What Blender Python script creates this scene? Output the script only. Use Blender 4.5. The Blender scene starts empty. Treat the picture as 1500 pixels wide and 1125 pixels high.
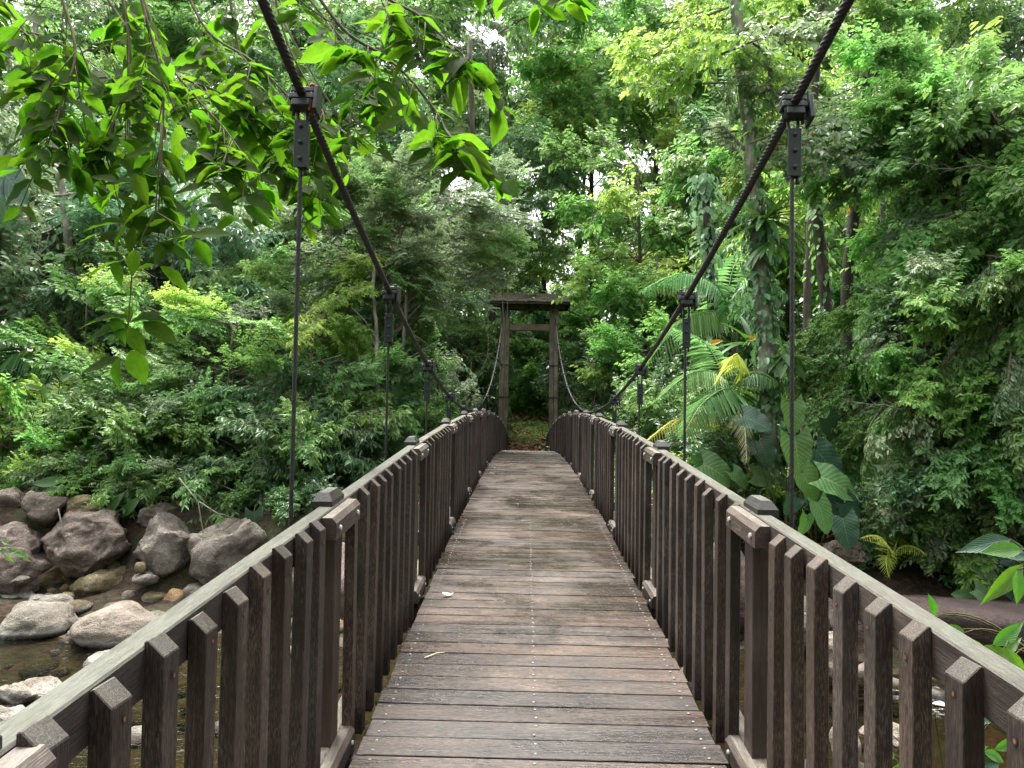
import bpy, bmesh, math, random
import numpy as np
from mathutils import Vector, Matrix, noise as mnoise

R = math.radians
PI = math.pi
random.seed(7)
RNG = np.random.default_rng(7)

# ------------------------------------------------------------------ camera, sky, sun, exposure
SC = bpy.context.scene
EYE = 3.4
F = 1055.0
PITCH, YAW, ROLL, CX = 2.2, 1.13, 0.93, -0.082
cam_d = bpy.data.cameras.new("camera")
cam = bpy.data.objects.new("camera", cam_d)
SC.collection.objects.link(cam)
cam_d.sensor_width = 36.0
cam_d.lens = 36.0 * F / 1500.0
cam_d.clip_start = 0.05
cam_d.clip_end = 2000
cam.location = (CX, 0, EYE)
cam.rotation_mode = 'XYZ'
CAMROT = (Matrix.Rotation(R(YAW), 4, 'Z') @ Matrix.Rotation(R(90 + PITCH), 4, 'X') @ Matrix.Rotation(R(ROLL), 4, 'Z'))
cam.rotation_euler = CAMROT.to_euler('XYZ')
SC.camera = cam

SUN_EL, SUN_AZ = 70.0, -25.0          # azimuth clockwise from +Y
world = bpy.data.worlds.new("World")
SC.world = world
world.use_nodes = True
wn, wl = world.node_tree.nodes, world.node_tree.links
wn.clear()
sky = wn.new('ShaderNodeTexSky')
sky.sky_type = 'NISHITA'
sky.sun_disc = False
sky.sun_elevation = R(SUN_EL)
sky.sun_rotation = R(SUN_AZ)
sky.air_density = 1.0
sky.dust_density = 6.0
sky.ozone_density = 1.0
hs = wn.new('ShaderNodeHueSaturation')
hs.inputs['Saturation'].default_value = 0.22
hs.inputs['Value'].default_value = 1.0
bg = wn.new('ShaderNodeBackground')
bg.inputs['Strength'].default_value = 0.15
wo = wn.new('ShaderNodeOutputWorld')
wl.new(sky.outputs[0], hs.inputs['Color'])
wl.new(hs.outputs[0], bg.inputs['Color'])
wl.new(bg.outputs[0], wo.inputs['Surface'])

sun_d = bpy.data.lights.new("sun", 'SUN')
sun_d.energy = 1.5
sun_d.angle = R(20)
sun_d.color = (1.0, 0.96, 0.9)
sun = bpy.data.objects.new("sun", sun_d)
SC.collection.objects.link(sun)
sv = Vector((math.sin(R(SUN_AZ)) * math.cos(R(SUN_EL)), math.cos(R(SUN_AZ)) * math.cos(R(SUN_EL)), math.sin(R(SUN_EL))))
sun.rotation_euler = sv.to_track_quat('Z', 'Y').to_euler()

vs = SC.view_settings
vs.view_transform = 'Standard'
vs.look = 'None'
vs.gamma = 1
vs.use_curve_mapping = False
vs.exposure = 2.1
SC.render.engine = 'CYCLES'
cy = SC.cycles
cy.max_bounces = 7
cy.diffuse_bounces = 4
cy.glossy_bounces = 2
cy.transmission_bounces = 4
cy.transparent_max_bounces = 8
cy.caustics_reflective = False
cy.caustics_refractive = False
cy.use_denoising = True
cy.denoiser = 'OPENIMAGEDENOISE'
cy.denoising_prefilter = 'NONE'
cy.denoising_input_passes = 'RGB_ALBEDO_NORMAL'
cy.use_adaptive_sampling = False
cy.adaptive_threshold = 0.02

# ------------------------------------------------------------------ helpers
def ray(px, py):
    d = Vector(((px - 750) / F, -(py - 562.5) / F, -1.0))
    return (CAMROT.to_3x3() @ d)

def at(px, py, Y):
    d = ray(px, py)
    return Vector((CX, 0, EYE)) + d * (Y / d.y)

def atx(px, Y):                      # X of a picture column at eye level at distance Y
    return at(px, 603, Y).x

def link(o):
    SC.collection.objects.link(o)
    return o

def tag(o, label=None, cat=None, group=None, kind=None):
    if label: o['label'] = label
    if cat: o['category'] = cat
    if group: o['group'] = group
    if kind: o['kind'] = kind
    return o

def empty(name, loc=(0, 0, 0), parent=None):
    o = bpy.data.objects.new(name, None)
    o.empty_display_size = 0.2
    link(o)
    o.location = loc
    if parent is not None: o.parent = parent
    return o

def npmesh(name, V, faces, mats, midx=None, tone=None, uv=None, smooth=False):
    """faces: list of int arrays (n,k)"""
    me = bpy.data.meshes.new(name)
    V = np.asarray(V, dtype=np.float32)
    nl = sum(f.size for f in faces)
    nf = sum(len(f) for f in faces)
    me.vertices.add(len(V))
    me.vertices.foreach_set('co', V.ravel())
    me.loops.add(nl)
    me.loops.foreach_set('vertex_index', np.concatenate([f.ravel() for f in faces]).astype(np.int32))
    tot = np.concatenate([np.full(len(f), f.shape[1], dtype=np.int32) for f in faces])
    st = np.concatenate([[0], np.cumsum(tot)[:-1]]).astype(np.int32)
    me.polygons.add(nf)
    me.polygons.foreach_set('loop_start', st)
    me.polygons.foreach_set('loop_total', tot)
    for m in mats: me.materials.append(m)
    if midx is not None: me.polygons.foreach_set('material_index', np.asarray(midx, dtype=np.int32))
    if smooth is True: me.polygons.foreach_set('use_smooth', np.ones(nf, dtype=bool))
    elif smooth is not False and smooth is not None: me.polygons.foreach_set('use_smooth', np.asarray(smooth, dtype=bool))
    if tone is not None:
        a = me.attributes.new('tone', 'FLOAT', 'FACE')
        a.data.foreach_set('value', np.asarray(tone, dtype=np.float32))
    if uv is not None:
        u = me.uv_layers.new(name='UVMap')
        li = np.concatenate([f.ravel() for f in faces])
        u.data.foreach_set('uv', np.asarray(uv, dtype=np.float32)[li].ravel())
    me.update(calc_edges=True)
    return me

class MB:
    """collects boxes, prisms and tubes; build() links them as one mesh object"""
    def __init__(s): s.v = []; s.f = []; s.m = []; s.s = []
    def add(s, vs_, fs, mi=0, sm=False):
        o = len(s.v)
        s.v += [tuple(v) for v in vs_]
        s.f += [tuple(i + o for i in f) for f in fs]
        s.m += [mi] * len(fs); s.s += [sm] * len(fs)
    def box(s, c, d, rot=None, mi=0, ch=0.0):
        x, y, z = d[0] / 2, d[1] / 2, d[2] / 2
        if ch <= 0:
            vs_ = [Vector((a * x, b * y, e * z)) for a in (-1, 1) for b in (-1, 1) for e in (-1, 1)]
            fs = [(0, 1, 3, 2), (4, 6, 7, 5), (0, 4, 5, 1), (2, 3, 7, 6), (0, 2, 6, 4), (1, 5, 7, 3)]
        else:
            bm = bmesh.new()
            bmesh.ops.create_cube(bm, size=1)
            for v in bm.verts: v.co = Vector((v.co.x * d[0], v.co.y * d[1], v.co.z * d[2]))
            bmesh.ops.bevel(bm, geom=list(bm.edges), offset=ch, segments=1, affect='EDGES')
            vs_ = [v.co.copy() for v in bm.verts]; bm.verts.index_update()
            fs = [tuple(v.index for v in f.verts) for f in bm.faces]
            bm.free()
        if rot is not None: vs_ = [rot @ v for v in vs_]
        c = Vector(c)
        s.add([v + c for v in vs_], fs, mi)
    def prism(s, prof, ax, l0, l1, mi=0):
        """prof: 2D points; extruded along axis ax ('x','y','z')"""
        n = len(prof)
        def P(a, b, l): return {'x': (l, a, b), 'y': (a, l, b), 'z': (a, b, l)}[ax]
        vs_ = [P(a, b, l0) for a, b in prof] + [P(a, b, l1) for a, b in prof]
        fs = [(i, (i + 1) % n, (i + 1) % n + n, i + n) for i in range(n)] + [tuple(range(n))[::-1], tuple(range(n, 2 * n))]
        s.add(vs_, fs, mi)
    def tube(s, pts, rad, n=8, mi=0, cap=True, sm=True):
        pts = [Vector(p) for p in pts]
        if not hasattr(rad, '__len__'): rad = [rad] * len(pts)
        vs_ = []; up = Vector((0.13, 0.21, 0.97))
        for i, p in enumerate(pts):
            d = (pts[min(i + 1, len(pts) - 1)] - pts[max(i - 1, 0)])
            if d.length < 1e-7: d = Vector((0, 0, 1))
            d.normalize()
            a = up.cross(d)
            if a.length < 0.1: a = Vector((1, 0, 0)).cross(d)
            a.normalize(); b = d.cross(a); up = d.cross(a).cross(d) if False else up
            for k in range(n):
                t = 2 * PI * k / n
                vs_.append(p + (a * math.cos(t) + b * math.sin(t)) * rad[i])
        fs = []
        for i in range(len(pts) - 1):
            for k in range(n):
                k2 = (k + 1) % n
                fs.append((i * n + k, i * n + k2, (i + 1) * n + k2, (i + 1) * n + k))
        if cap:
            fs.append(tuple(range(n))[::-1]); fs.append(tuple(range((len(pts) - 1) * n, len(pts) * n)))
        s.add(vs_, fs, mi, sm)
    def mesh(s, name, mats):
        me = bpy.data.meshes.new(name)
        me.from_pydata(s.v, [], s.f)
        if not isinstance(mats, (list, tuple)): mats = [mats]
        for m in mats: me.materials.append(m)
        me.polygons.foreach_set('material_index', s.m)
        me.polygons.foreach_set('use_smooth', s.s)
        me.update()
        return me
    def build(s, name, mats, parent=None, loc=(0, 0, 0)):
        o = bpy.data.objects.new(name, s.mesh(name, mats))
        link(o); o.location = loc
        if parent is not None: o.parent = parent
        return o

def inst(name, me, parent=None, loc=(0, 0, 0), rot=None, scale=None):
    o = bpy.data.objects.new(name, me)
    link(o)
    if rot is not None: o.rotation_euler = rot
    o.location = loc
    if scale is not None: o.scale = scale if hasattr(scale, '__len__') else (scale,) * 3
    if parent is not None: o.parent = parent
    return o

# ------------------------------------------------------------------ materials
class NT:
    def __init__(s, name):
        s.m = bpy.data.materials.new(name); s.m.use_nodes = True
        s.n = s.m.node_tree.nodes; s.l = s.m.node_tree.links; s.n.clear()
        s.out = s.new('ShaderNodeOutputMaterial')
    def new(s, t, **k):
        nd = s.n.new(t)
        for a, b in k.items(): setattr(nd, a, b)
        return nd
    def val(s, sock, v):
        if hasattr(v, 'node') or isinstance(v, bpy.types.NodeSocket): s.l.new(v, sock)
        else: sock.default_value = v
    def noise(s, vec, scale, detail=5, rough=.55, dist=0.0):
        n = s.new('ShaderNodeTexNoise'); s.l.new(vec, n.inputs['Vector'])
        n.inputs['Scale'].default_value = scale; n.inputs['Detail'].default_value = detail
        n.inputs['Roughness'].default_value = rough; n.inputs['Distortion'].default_value = dist
        return n.outputs['Fac']
    def map(s, vec, scale=(1, 1, 1), loc=None):
        n = s.new('ShaderNodeMapping'); s.l.new(vec, n.inputs['Vector'])
        n.inputs['Scale'].default_value = scale
        if loc is not None: s.val(n.inputs['Location'], loc)
        return n.outputs[0]
    def ramp(s, fac, stops):
        n = s.new('ShaderNodeValToRGB'); s.l.new(fac, n.inputs['Fac'])
        cr = n.color_ramp
        while len(cr.elements) < len(stops): cr.elements.new(0.5)
        for e, (p, c) in zip(cr.elements, stops):
            e.position = p; e.color = (c[0], c[1], c[2], 1) if hasattr(c, '__len__') else (c, c, c, 1)
        return n.outputs['Color']
    def mix(s, fac, a, b, mode='MIX'):
        n = s.new('ShaderNodeMix', data_type='RGBA', blend_type=mode)
        s.val(n.inputs[0], fac)
        for i, v in ((6, a), (7, b)):
            s.val(n.inputs[i], v if not (hasattr(v, '__len__') and len(v) == 3) else (*v, 1))
        return n.outputs[2]
    def math(s, op, a, b=0.5, clamp=False):
        n = s.new('ShaderNodeMath', operation=op); n.use_clamp = clamp
        s.val(n.inputs[0], a); s.val(n.inputs[1], b)
        return n.outputs[0]
    def hsv(s, col, h=0.5, sa=1.0, v=1.0):
        n = s.new('ShaderNodeHueSaturation')
        s.val(n.inputs['Hue'], h); s.val(n.inputs['Saturation'], sa); s.val(n.inputs['Value'], v); s.val(n.inputs['Color'], col)
        return n.outputs[0]
    def rng(s, v, a, b, c, d):
        n = s.new('ShaderNodeMapRange'); s.l.new(v, n.inputs[0])
        for i, k in enumerate((a, b, c, d)): n.inputs[i + 1].default_value = k
        return n.outputs[0]
    def bump(s, h, strength=.3, dist=.01, nrm=None):
        n = s.new('ShaderNodeBump'); s.l.new(h, n.inputs['Height'])
        n.inputs['Strength'].default_value = strength; n.inputs['Distance'].default_value = dist
        if nrm is not None: s.l.new(nrm, n.inputs['Normal'])
        return n.outputs[0]
    def pbsdf(s, col, rough=.6, normal=None, metal=0.0, spec=0.5):
        b = s.new('ShaderNodeBsdfPrincipled')
        s.val(b.inputs['Base Color'], col if not (hasattr(col, '__len__') and len(col) == 3) else (*col, 1))
        s.val(b.inputs['Roughness'], rough); s.val(b.inputs['Metallic'], metal)
        s.val(b.inputs['Specular IOR Level'], spec)
        if normal is not None: s.l.new(normal, b.inputs['Normal'])
        return b.outputs[0]
    def done(s, sh):
        s.l.new(sh, s.out.inputs['Surface']); return s.m

def wood(name, dark, mid, light, axis, rough=.6, lichen=0.0, lichen_col=(.22, .25, .17), grain=1.0, fleck=.5, side_dark=None):
    dark, mid, light, lichen_col = [[q[0] * .56, q[1] * .545, q[2] * .49] for q in (dark, mid, light, lichen_col)]
    t = NT(name)
    tc = t.new('ShaderNodeTexCoord'); oi = t.new('ShaderNodeObjectInfo'); ge = t.new('ShaderNodeNewGeometry')
    off = t.new('ShaderNodeCombineXYZ')
    r = t.math('MULTIPLY', oi.outputs['Random'], 57.0)
    for i in range(3): t.l.new(r, off.inputs[i])
    sc = {'x': (.045, 1, 1), 'y': (1, .045, 1), 'z': (1, 1, .045)}[axis]
    v0 = t.map(tc.outputs['Object'], sc, off.outputs[0])
    v1 = t.map(tc.outputs['Object'], {'x': (.12, 1, 1), 'y': (1, .12, 1), 'z': (1, 1, .12)}[axis], off.outputs[0])
    v2 = t.map(tc.outputs['Object'], (1, 1, 1), off.outputs[0])
    g1 = t.noise(v0, 130 * grain, 6, .7, .3)
    g2 = t.noise(v1, 330 * grain, 3, .6)
    big = t.noise(v2, 3.2, 4, .6)
    bign = t.noise(v1, 16, 4, .6)
    c = t.ramp(g1, [(.30, dark), (.5, mid), (.72, light)])
    c2 = t.ramp(g2, [(.50, (0, 0, 0)), (.60, (1, 1, 1))])
    f = t.math('MULTIPLY', c2, t.math('MULTIPLY', t.ramp(bign, [(.38, 0.3), (.6, 1.0)]), fleck))
    c = t.mix(f, c, [min(1, x * 1.9) for x in light])
    c = t.mix(t.rng(big, .42, .68, 0, .55), c, [x * .55 for x in dark])
    c = t.hsv(c, 0.5, t.rng(oi.outputs['Random'], 0, 1, .75, 1.15), t.math('ADD', t.math('MULTIPLY', t.math('FRACT', t.math('MULTIPLY', oi.outputs['Random'], 7.31)), .7), .68))
    # damp and worn patches that run across neighbouring boards
    pn = t.noise(ge.outputs['Position'], 1.1, 5, .65, .5)
    c = t.mix(t.ramp(pn, [(.42, .45), (.60, 0.0)]), c, [x * .6 for x in dark])
    rr = t.math('ADD', t.rng(bign, .3, .7, rough - .12, rough + .14), t.rng(pn, .4, .62, -.14, .10))
    if lichen > 0:
        sep = t.new('ShaderNodeSeparateXYZ'); t.l.new(ge.outputs['Normal'], sep.inputs[0])
        up = t.rng(sep.outputs[2], .55, .9, 0, 1)
        ln = t.noise(v1, 40, 5, .7)
        ln2 = t.noise(v2, 2.2, 3, .6)
        lf = t.math('MULTIPLY', t.ramp(t.math('ADD', t.math('MULTIPLY', ln, .6), t.math('MULTIPLY', ln2, .5)), [(.44, 0.25), (.62, 1.0)]), lichen)
        lc = t.mix(t.ramp(t.noise(v1, 160, 4, .7), [(.42, 0.0), (.6, 1.0)]), lichen_col, [x * 1.55 for x in lichen_col])
        c = t.mix(t.math('MULTIPLY', up, lf), c, lc)
    h = t.math('ADD', g1, t.math('MULTIPLY', g2, .5))
    return t.done(t.pbsdf(c, rr, t.bump(h, .55, .004)))

M = {}
M['plank'] = wood('wet_plank', (.009, .0055, .0045), (.040, .025, .018), (.150, .100, .072), 'x', rough=.34, fleck=1.0)
M['picket'] = wood('picket_wood', (.022, .014, .011), (.058, .037, .029), (.17, .122, .098), 'z', rough=.60, lichen=.5, lichen_col=(.15, .155, .12), fleck=.8)
M['rail'] = wood('rail_wood', (.040, .028, .022), (.095, .064, .052), (.17, .125, .10), 'y', rough=.62, lichen=.9, lichen_col=(.105, .115, .088), fleck=.5)
M['splice'] = wood('splice_wood', (.05, .035, .030), (.125, .088, .076), (.24, .185, .16), 'y', rough=.6, lichen=.5, lichen_col=(.30, .28, .25), fleck=.6)
M['post'] = wood('post_wood', (.055, .032, .026), (.115, .068, .056), (.20, .135, .115), 'z', rough=.6, fleck=.35)
M['cap'] = wood('cap_wood', (.020, .018, .016), (.05, .045, .04), (.12, .11, .095), 'y', rough=.6, lichen=.6, lichen_col=(.17, .17, .15))
M['beam'] = wood('dark_beam_wood', (.010, .009, .008), (.022, .018, .016), (.05, .042, .036), 'y', rough=.7)
M['sill'] = wood('pale_rail_wood', (.10, .085, .065), (.21, .18, .145), (.36, .32, .26), 'y', rough=.7)
M['tower'] = wood('tower_wood', (.20, .16, .12), (.44, .36, .28), (.65, .56, .46), 'z', rough=.75, grain=.35, lichen=.6, lichen_col=(.12, .14, .07))
M['towerx'] = wood('tower_beam_wood', (.14, .11, .08), (.31, .25, .185), (.50, .42, .33), 'x', rough=.75, grain=.35, lichen=.7, lichen_col=(.11, .14, .06))

def metal(name, col, rough=.5, spots=None):
    t = NT(name); tc = t.new('ShaderNodeTexCoord')
    n = t.noise(tc.outputs['Object'], 45, 5, .6)
    c = t.mix(t.ramp(n, [(.45, 0.0), (.7, 1.0)]), col, spots or [x * 2.0 for x in col])
    return t.done(t.pbsdf(c, t.rng(n, .3, .7, rough - .1, rough + .15), t.bump(n, .2, .002), .0, .4))
M['iron'] = metal('painted_iron', (.016, .022, .020), .5, (.035, .042, .036))
M['rope'] = metal('steel_rope', (.018, .018, .016), .5, (.042, .038, .032))
M['zinc'] = metal('zinc_bolt', (.30, .31, .31), .4, (.55, .55, .54))
M['dull'] = metal('dull_screw', (.22, .22, .215), .45, (.42, .42, .41))
M['rust'] = metal('rusty_bolt', (.25, .08, .03), .8, (.12, .05, .03))

LG = 2.0
def leafmat(name, a, b, trans=.35, tcol=None, rough=.42, spec=.45, young=(.16, .26, .05), hue=.03):
    a = [x * LG for x in a]; b = [x * LG for x in b]
    t = NT(name)
    at_ = t.new('ShaderNodeAttribute', attribute_name='tone'); oi = t.new('ShaderNodeObjectInfo')
    f = at_.outputs['Fac']
    c = t.mix(t.rng(f, 0, .75, 0, 1), a, b)
    c = t.mix(t.rng(f, .8, 1.0, 0, 1), c, young)
    h = t.rng(oi.outputs['Random'], 0, 1, .5 - hue, .5 + hue * .6)
    v = t.rng(t.math('FRACT', t.math('MULTIPLY', oi.outputs['Random'], 9.7)), 0, 1, .72, 1.25)
    c = t.hsv(c, h, 1.0, v)
    p = t.pbsdf(c, rough, None, 0, spec)
    tr = t.new('ShaderNodeBsdfTranslucent')
    tc_ = t.mix(.5, t.hsv(c, .478, 1.05, 1.9), tcol or [min(1, x * 2.2) for x in b])
    t.l.new(tc_, tr.inputs['Color'])
    ms = t.new('ShaderNodeMixShader'); ms.inputs[0].default_value = trans
    t.l.new(p, ms.inputs[1]); t.l.new(tr.outputs[0], ms.inputs[2])
    return t.done(ms.outputs[0])
L = {}
L['mid'] = leafmat('leaf_mid_green', (.040, .080, .028), (.075, .150, .040))
L['dark'] = leafmat('leaf_dark_green', (.028, .062, .026), (.055, .112, .042), .25, rough=.36, spec=.6, young=(.09, .17, .05))
L['grey'] = leafmat('leaf_grey_green', (.054, .088, .045), (.108, .155, .075), .28, rough=.38, spec=.65, young=(.22, .17, .10))
L['lime'] = leafmat('leaf_lime_green', (.065, .120, .026), (.120, .195, .040), .42, young=(.26, .32, .06))
L['vivid'] = leafmat('leaf_vivid_green', (.045, .110, .030), (.090, .195, .045), .38, young=(.18, .30, .06))
L['bluish'] = leafmat('leaf_bluish_green', (.038, .085, .043), (.072, .140, .066), .25, rough=.34, spec=.6, young=(.10, .19, .09))
L['litter'] = leafmat('dead_leaf', (.10, .055, .030), (.24, .140, .085), .05, rough=.8, young=(.30, .22, .14), hue=.01)

def bigleaf(name, base, vein, tcol, trans=.4, rough=.4, mode='long', spec=.5, nv=7):
    """large leaf: UV u along the leaf, v across (0..1, midrib at .5)"""
    t = NT(name)
    uv = t.new('ShaderNodeUVMap'); oi = t.new('ShaderNodeObjectInfo')
    sp = t.new('ShaderNodeSeparateXYZ'); t.l.new(uv.outputs[0], sp.inputs[0])
    u, v = sp.outputs[0], sp.outputs[1]
    a = t.math('ABSOLUTE', t.math('SUBTRACT', v, .5))
    mid = t.rng(a, .008, .022, 1, 0)
    if mode == 'long':                # three long veins with fine cross veins
        side = t.rng(t.math('ABSOLUTE', t.math('SUBTRACT', a, .27)), .005, .018, .8, 0)
        w = t.math('SINE', t.math('ADD', t.math('MULTIPLY', u, 150.0), t.math('MULTIPLY', a, 30.0)))
        cr = t.rng(w, .6, 1, 0, .30)
    else:                             # feather veins
        w = t.math('SINE', t.math('MULTIPLY', t.math('SUBTRACT', u, t.math('MULTIPLY', a, .75)), nv * 2 * PI))
        side = t.rng(w, .86, 1.0, 0, .85); cr = t.rng(w, -1, 1, 0, .30)
    vv = t.math('MAXIMUM', mid, t.math('MAXIMUM', side, cr))
    tc = t.new('ShaderNodeTexCoord')
    nz = t.noise(tc.outputs['Object'], 7, 4)
    c = t.mix(vv, base, vein)
    rnd = t.math('FRACT', t.math('MULTIPLY', oi.outputs['Random'], 13.3))
    c = t.hsv(c, t.rng(oi.outputs['Random'], 0, 1, .482, .515), 1, t.math('MULTIPLY', t.rng(nz, .3, .7, .85, 1.15), t.rng(rnd, 0, 1, .7, 1.25)))
    spots = t.ramp(t.noise(tc.outputs['Object'], 55, 2), [(.70, 0.0), (.75, 1.0)])
    c = t.mix(t.math('MULTIPLY', spots, .5), c, (.10, .06, .02))
    p = t.pbsdf(c, rough, t.bump(vv, .5, .004), 0, spec)
    tr = t.new('ShaderNodeBsdfTranslucent')
    tcl = t.mix(t.math('MULTIPLY', vv, .6), tcol, [x * .55 for x in tcol])
    t.l.new(t.hsv(tcl, t.rng(oi.outputs['Random'], 0, 1, .485, .515), 1, t.rng(nz, .3, .7, .85, 1.1)), tr.inputs['Color'])
    ms = t.new('ShaderNodeMixShader'); ms.inputs[0].default_value = trans
    t.l.new(p, ms.inputs[1]); t.l.new(tr.outputs[0], ms.inputs[2])
    return t.done(ms.outputs[0])
M['over'] = bigleaf('overhead_leaf', (.030, .058, .010), (.06, .085, .02), (.125, .31, .012), .60, .65, 'long', .04)
M['ear'] = bigleaf('elephant_ear_leaf', (.070, .165, .048), (.25, .38, .16), (.14, .32, .05), .28, .40, 'feather', .5, 9)
M['eardark'] = bigleaf('elephant_ear_dark_leaf', (.026, .072, .042), (.11, .20, .12), (.05, .14, .04), .2, .36, 'feather', .6, 10)
M['strap'] = bigleaf('strap_leaf', (.055, .135, .035), (.10, .19, .06), (.14, .32, .04), .3, .4, 'long')
M['bright'] = bigleaf('bright_near_leaf', (.060, .180, .018), (.14, .28, .06), (.16, .44, .02), .4, .35, 'feather', .6, 9)
M['frond'] = leafmat('palm_green', (.045, .105, .040), (.090, .190, .060), .3, rough=.38)
M['frondlime'] = leafmat('palm_yellow_green', (.13, .20, .04), (.27, .33, .07), .35, young=(.4, .42, .1))
M['fronddry'] = leafmat('palm_dry', (.20, .20, .12), (.36, .34, .22), .2, young=(.45, .4, .2))
M['deadleaf'] = leafmat('pale_dead_leaf', (.45, .38, .24), (.6, .52, .36), .1)

def bark(name, a, b, c_, sc=6):
    t = NT(name); tc = t.new('ShaderNodeTexCoord'); oi = t.new('ShaderNodeObjectInfo')
    v = t.map(tc.outputs['Object'], (1, 1, .25))
    n = t.noise(v, sc, 6, .65); n2 = t.noise(tc.outputs['Object'], 1.3, 4, .6); n3 = t.noise(v, sc * 6, 4, .6)
    c = t.ramp(n, [(.32, a), (.5, b), (.7, c_)])
    c = t.mix(t.ramp(n2, [(.5, 0.0), (.62, .75)]), c, (.045, .065, .025))
    c = t.hsv(c, .5, 1, t.rng(oi.outputs['Random'], 0, 1, .7, 1.25))
    return t.done(t.pbsdf(c, .85, t.bump(t.math('ADD', n, t.math('MULTIPLY', n3, .4)), .7, .02), 0, .2))
M['bark'] = bark('bark_dark', (.035, .028, .022), (.075, .062, .05), (.15, .13, .105))
M['barkpale'] = bark('bark_pale', (.10, .09, .07), (.20, .18, .145), (.34, .31, .26), 9)
M['twig'] = bark('twig_bark', (.08, .068, .05), (.16, .135, .10), (.27, .235, .18), 20)
M['stem'] = bark('green_stem', (.05, .055, .02), (.09, .085, .035), (.14, .12, .05), 20)

def rockmat(name, a, b, c_, lichen=.3, wet=.5):
    a, b, c_ = [[x * .92 for x in q] for q in (a, b, c_)]
    t = NT(name); tc = t.new('ShaderNodeTexCoord'); oi = t.new('ShaderNodeObjectInfo'); ge = t.new('ShaderNodeNewGeometry')
    vec = t.new('ShaderNodeVectorMath', operation='ADD'); t.l.new(tc.outputs['Object'], vec.inputs[0])
    cm = t.new('ShaderNodeCombineXYZ'); t.l.new(t.math('MULTIPLY', oi.outputs['Random'], 31.0), cm.inputs[0]); t.l.new(cm.outputs[0], vec.inputs[1])
    V = vec.outputs[0]
    n = t.noise(V, 2.2, 7, .68, .4); n2 = t.noise(V, 14, 5, .65); n3 = t.noise(V, 60, 4, .6)
    c = t.ramp(t.math('ADD', t.math('MULTIPLY', n, .7), t.math('MULTIPLY', n2, .3)), [(.34, a), (.5, b), (.66, c_)])
    c = t.mix(t.ramp(n3, [(.35, 0.35), (.55, 0.0)]), c, [x * .4 for x in a])
    li = t.ramp(t.noise(V, 5.5, 5, .75, .6), [(.60, 0.0), (.64, 1.0)])
    c = t.mix(t.math('MULTIPLY', li, lichen), c, (.42, .41, .36))
    sp = t.new('ShaderNodeSeparateXYZ'); t.l.new(ge.outputs['Position'], sp.inputs[0])
    # wet band and pale mineral line just above the water level
    wob = t.math('ADD', sp.outputs[2], t.math('MULTIPLY', n2, -.08))
    line = t.math('MULTIPLY', t.rng(wob, .0, .035, 0, 1), t.rng(wob, .05, .11, 1, 0))
    c = t.mix(t.math('MULTIPLY', line, .75), c, (.40, .38, .33))
    wetf = t.rng(wob, -.02, .03, 1, 0)
    c = t.mix(t.math('MULTIPLY', wetf, .75), c, [x * .35 for x in a])
    ms = t.ramp(t.noise(V, 3.1, 4, .7), [(.55, 0.0), (.66, 1.0)])
    c = t.mix(t.math('MULTIPLY', ms, .35), c, (.05, .06, .02))
    vor = t.new('ShaderNodeTexVoronoi', feature='DISTANCE_TO_EDGE'); t.l.new(V, vor.inputs['Vector']); vor.inputs['Scale'].default_value = 1.7
    crk = t.rng(vor.outputs['Distance'], 0, .02, 1, 0)
    bh = t.math('ADD', t.math('ADD', n2, t.math('MULTIPLY', n3, .45)), n)
    return t.done(t.pbsdf(c, t.rng(wetf, 0, 1, .72, .2), t.bump(bh, 1.0, .05), 0, .35))
M['rock_red'] = rockmat('rock_mauve', (.085, .064, .050), (.165, .128, .103), (.29, .24, .20), .4)
M['rock_grey'] = rockmat('rock_grey', (.085, .072, .058), (.18, .155, .125), (.30, .27, .225), .45)
M['rock_olive'] = rockmat('rock_olive', (.085, .062, .026), (.19, .150, .075), (.30, .255, .155), .08)
M['rock_pale'] = rockmat('rock_pale', (.14, .112, .085), (.25, .21, .165), (.38, .33, .265), .2)
M['rock_orange'] = rockmat('rock_orange', (.20, .115, .045), (.34, .215, .10), (.44, .31, .18), .1)
M['rock_slab'] = rockmat('rock_slab_mauve', (.11, .078, .070), (.165, .118, .106), (.21, .155, .14), .05)

t = NT('bank_soil'); tc = t.new('ShaderNodeTexCoord'); P_ = tc.outputs['Object']
n = t.noise(P_, 1.1, 6, .6); n2 = t.noise(P_, 9, 6, .7); n3 = t.noise(P_, 45, 4, .7)
c = t.ramp(n2, [(.33, (.010, .007, .005)), (.5, (.035, .024, .016)), (.7, (.09, .058, .040))])
c = t.mix(t.ramp(n, [(.45, 0.0), (.6, .7)]), c, (.035, .050, .016))
c = t.mix(t.ramp(n3, [(.60, 0.0), (.70, .6)]), c, (.17, .10, .065))
M['soil'] = t.done(t.pbsdf(c, .9, t.bump(t.math('ADD', n2, n3), .8, .04), 0, .2))

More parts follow.
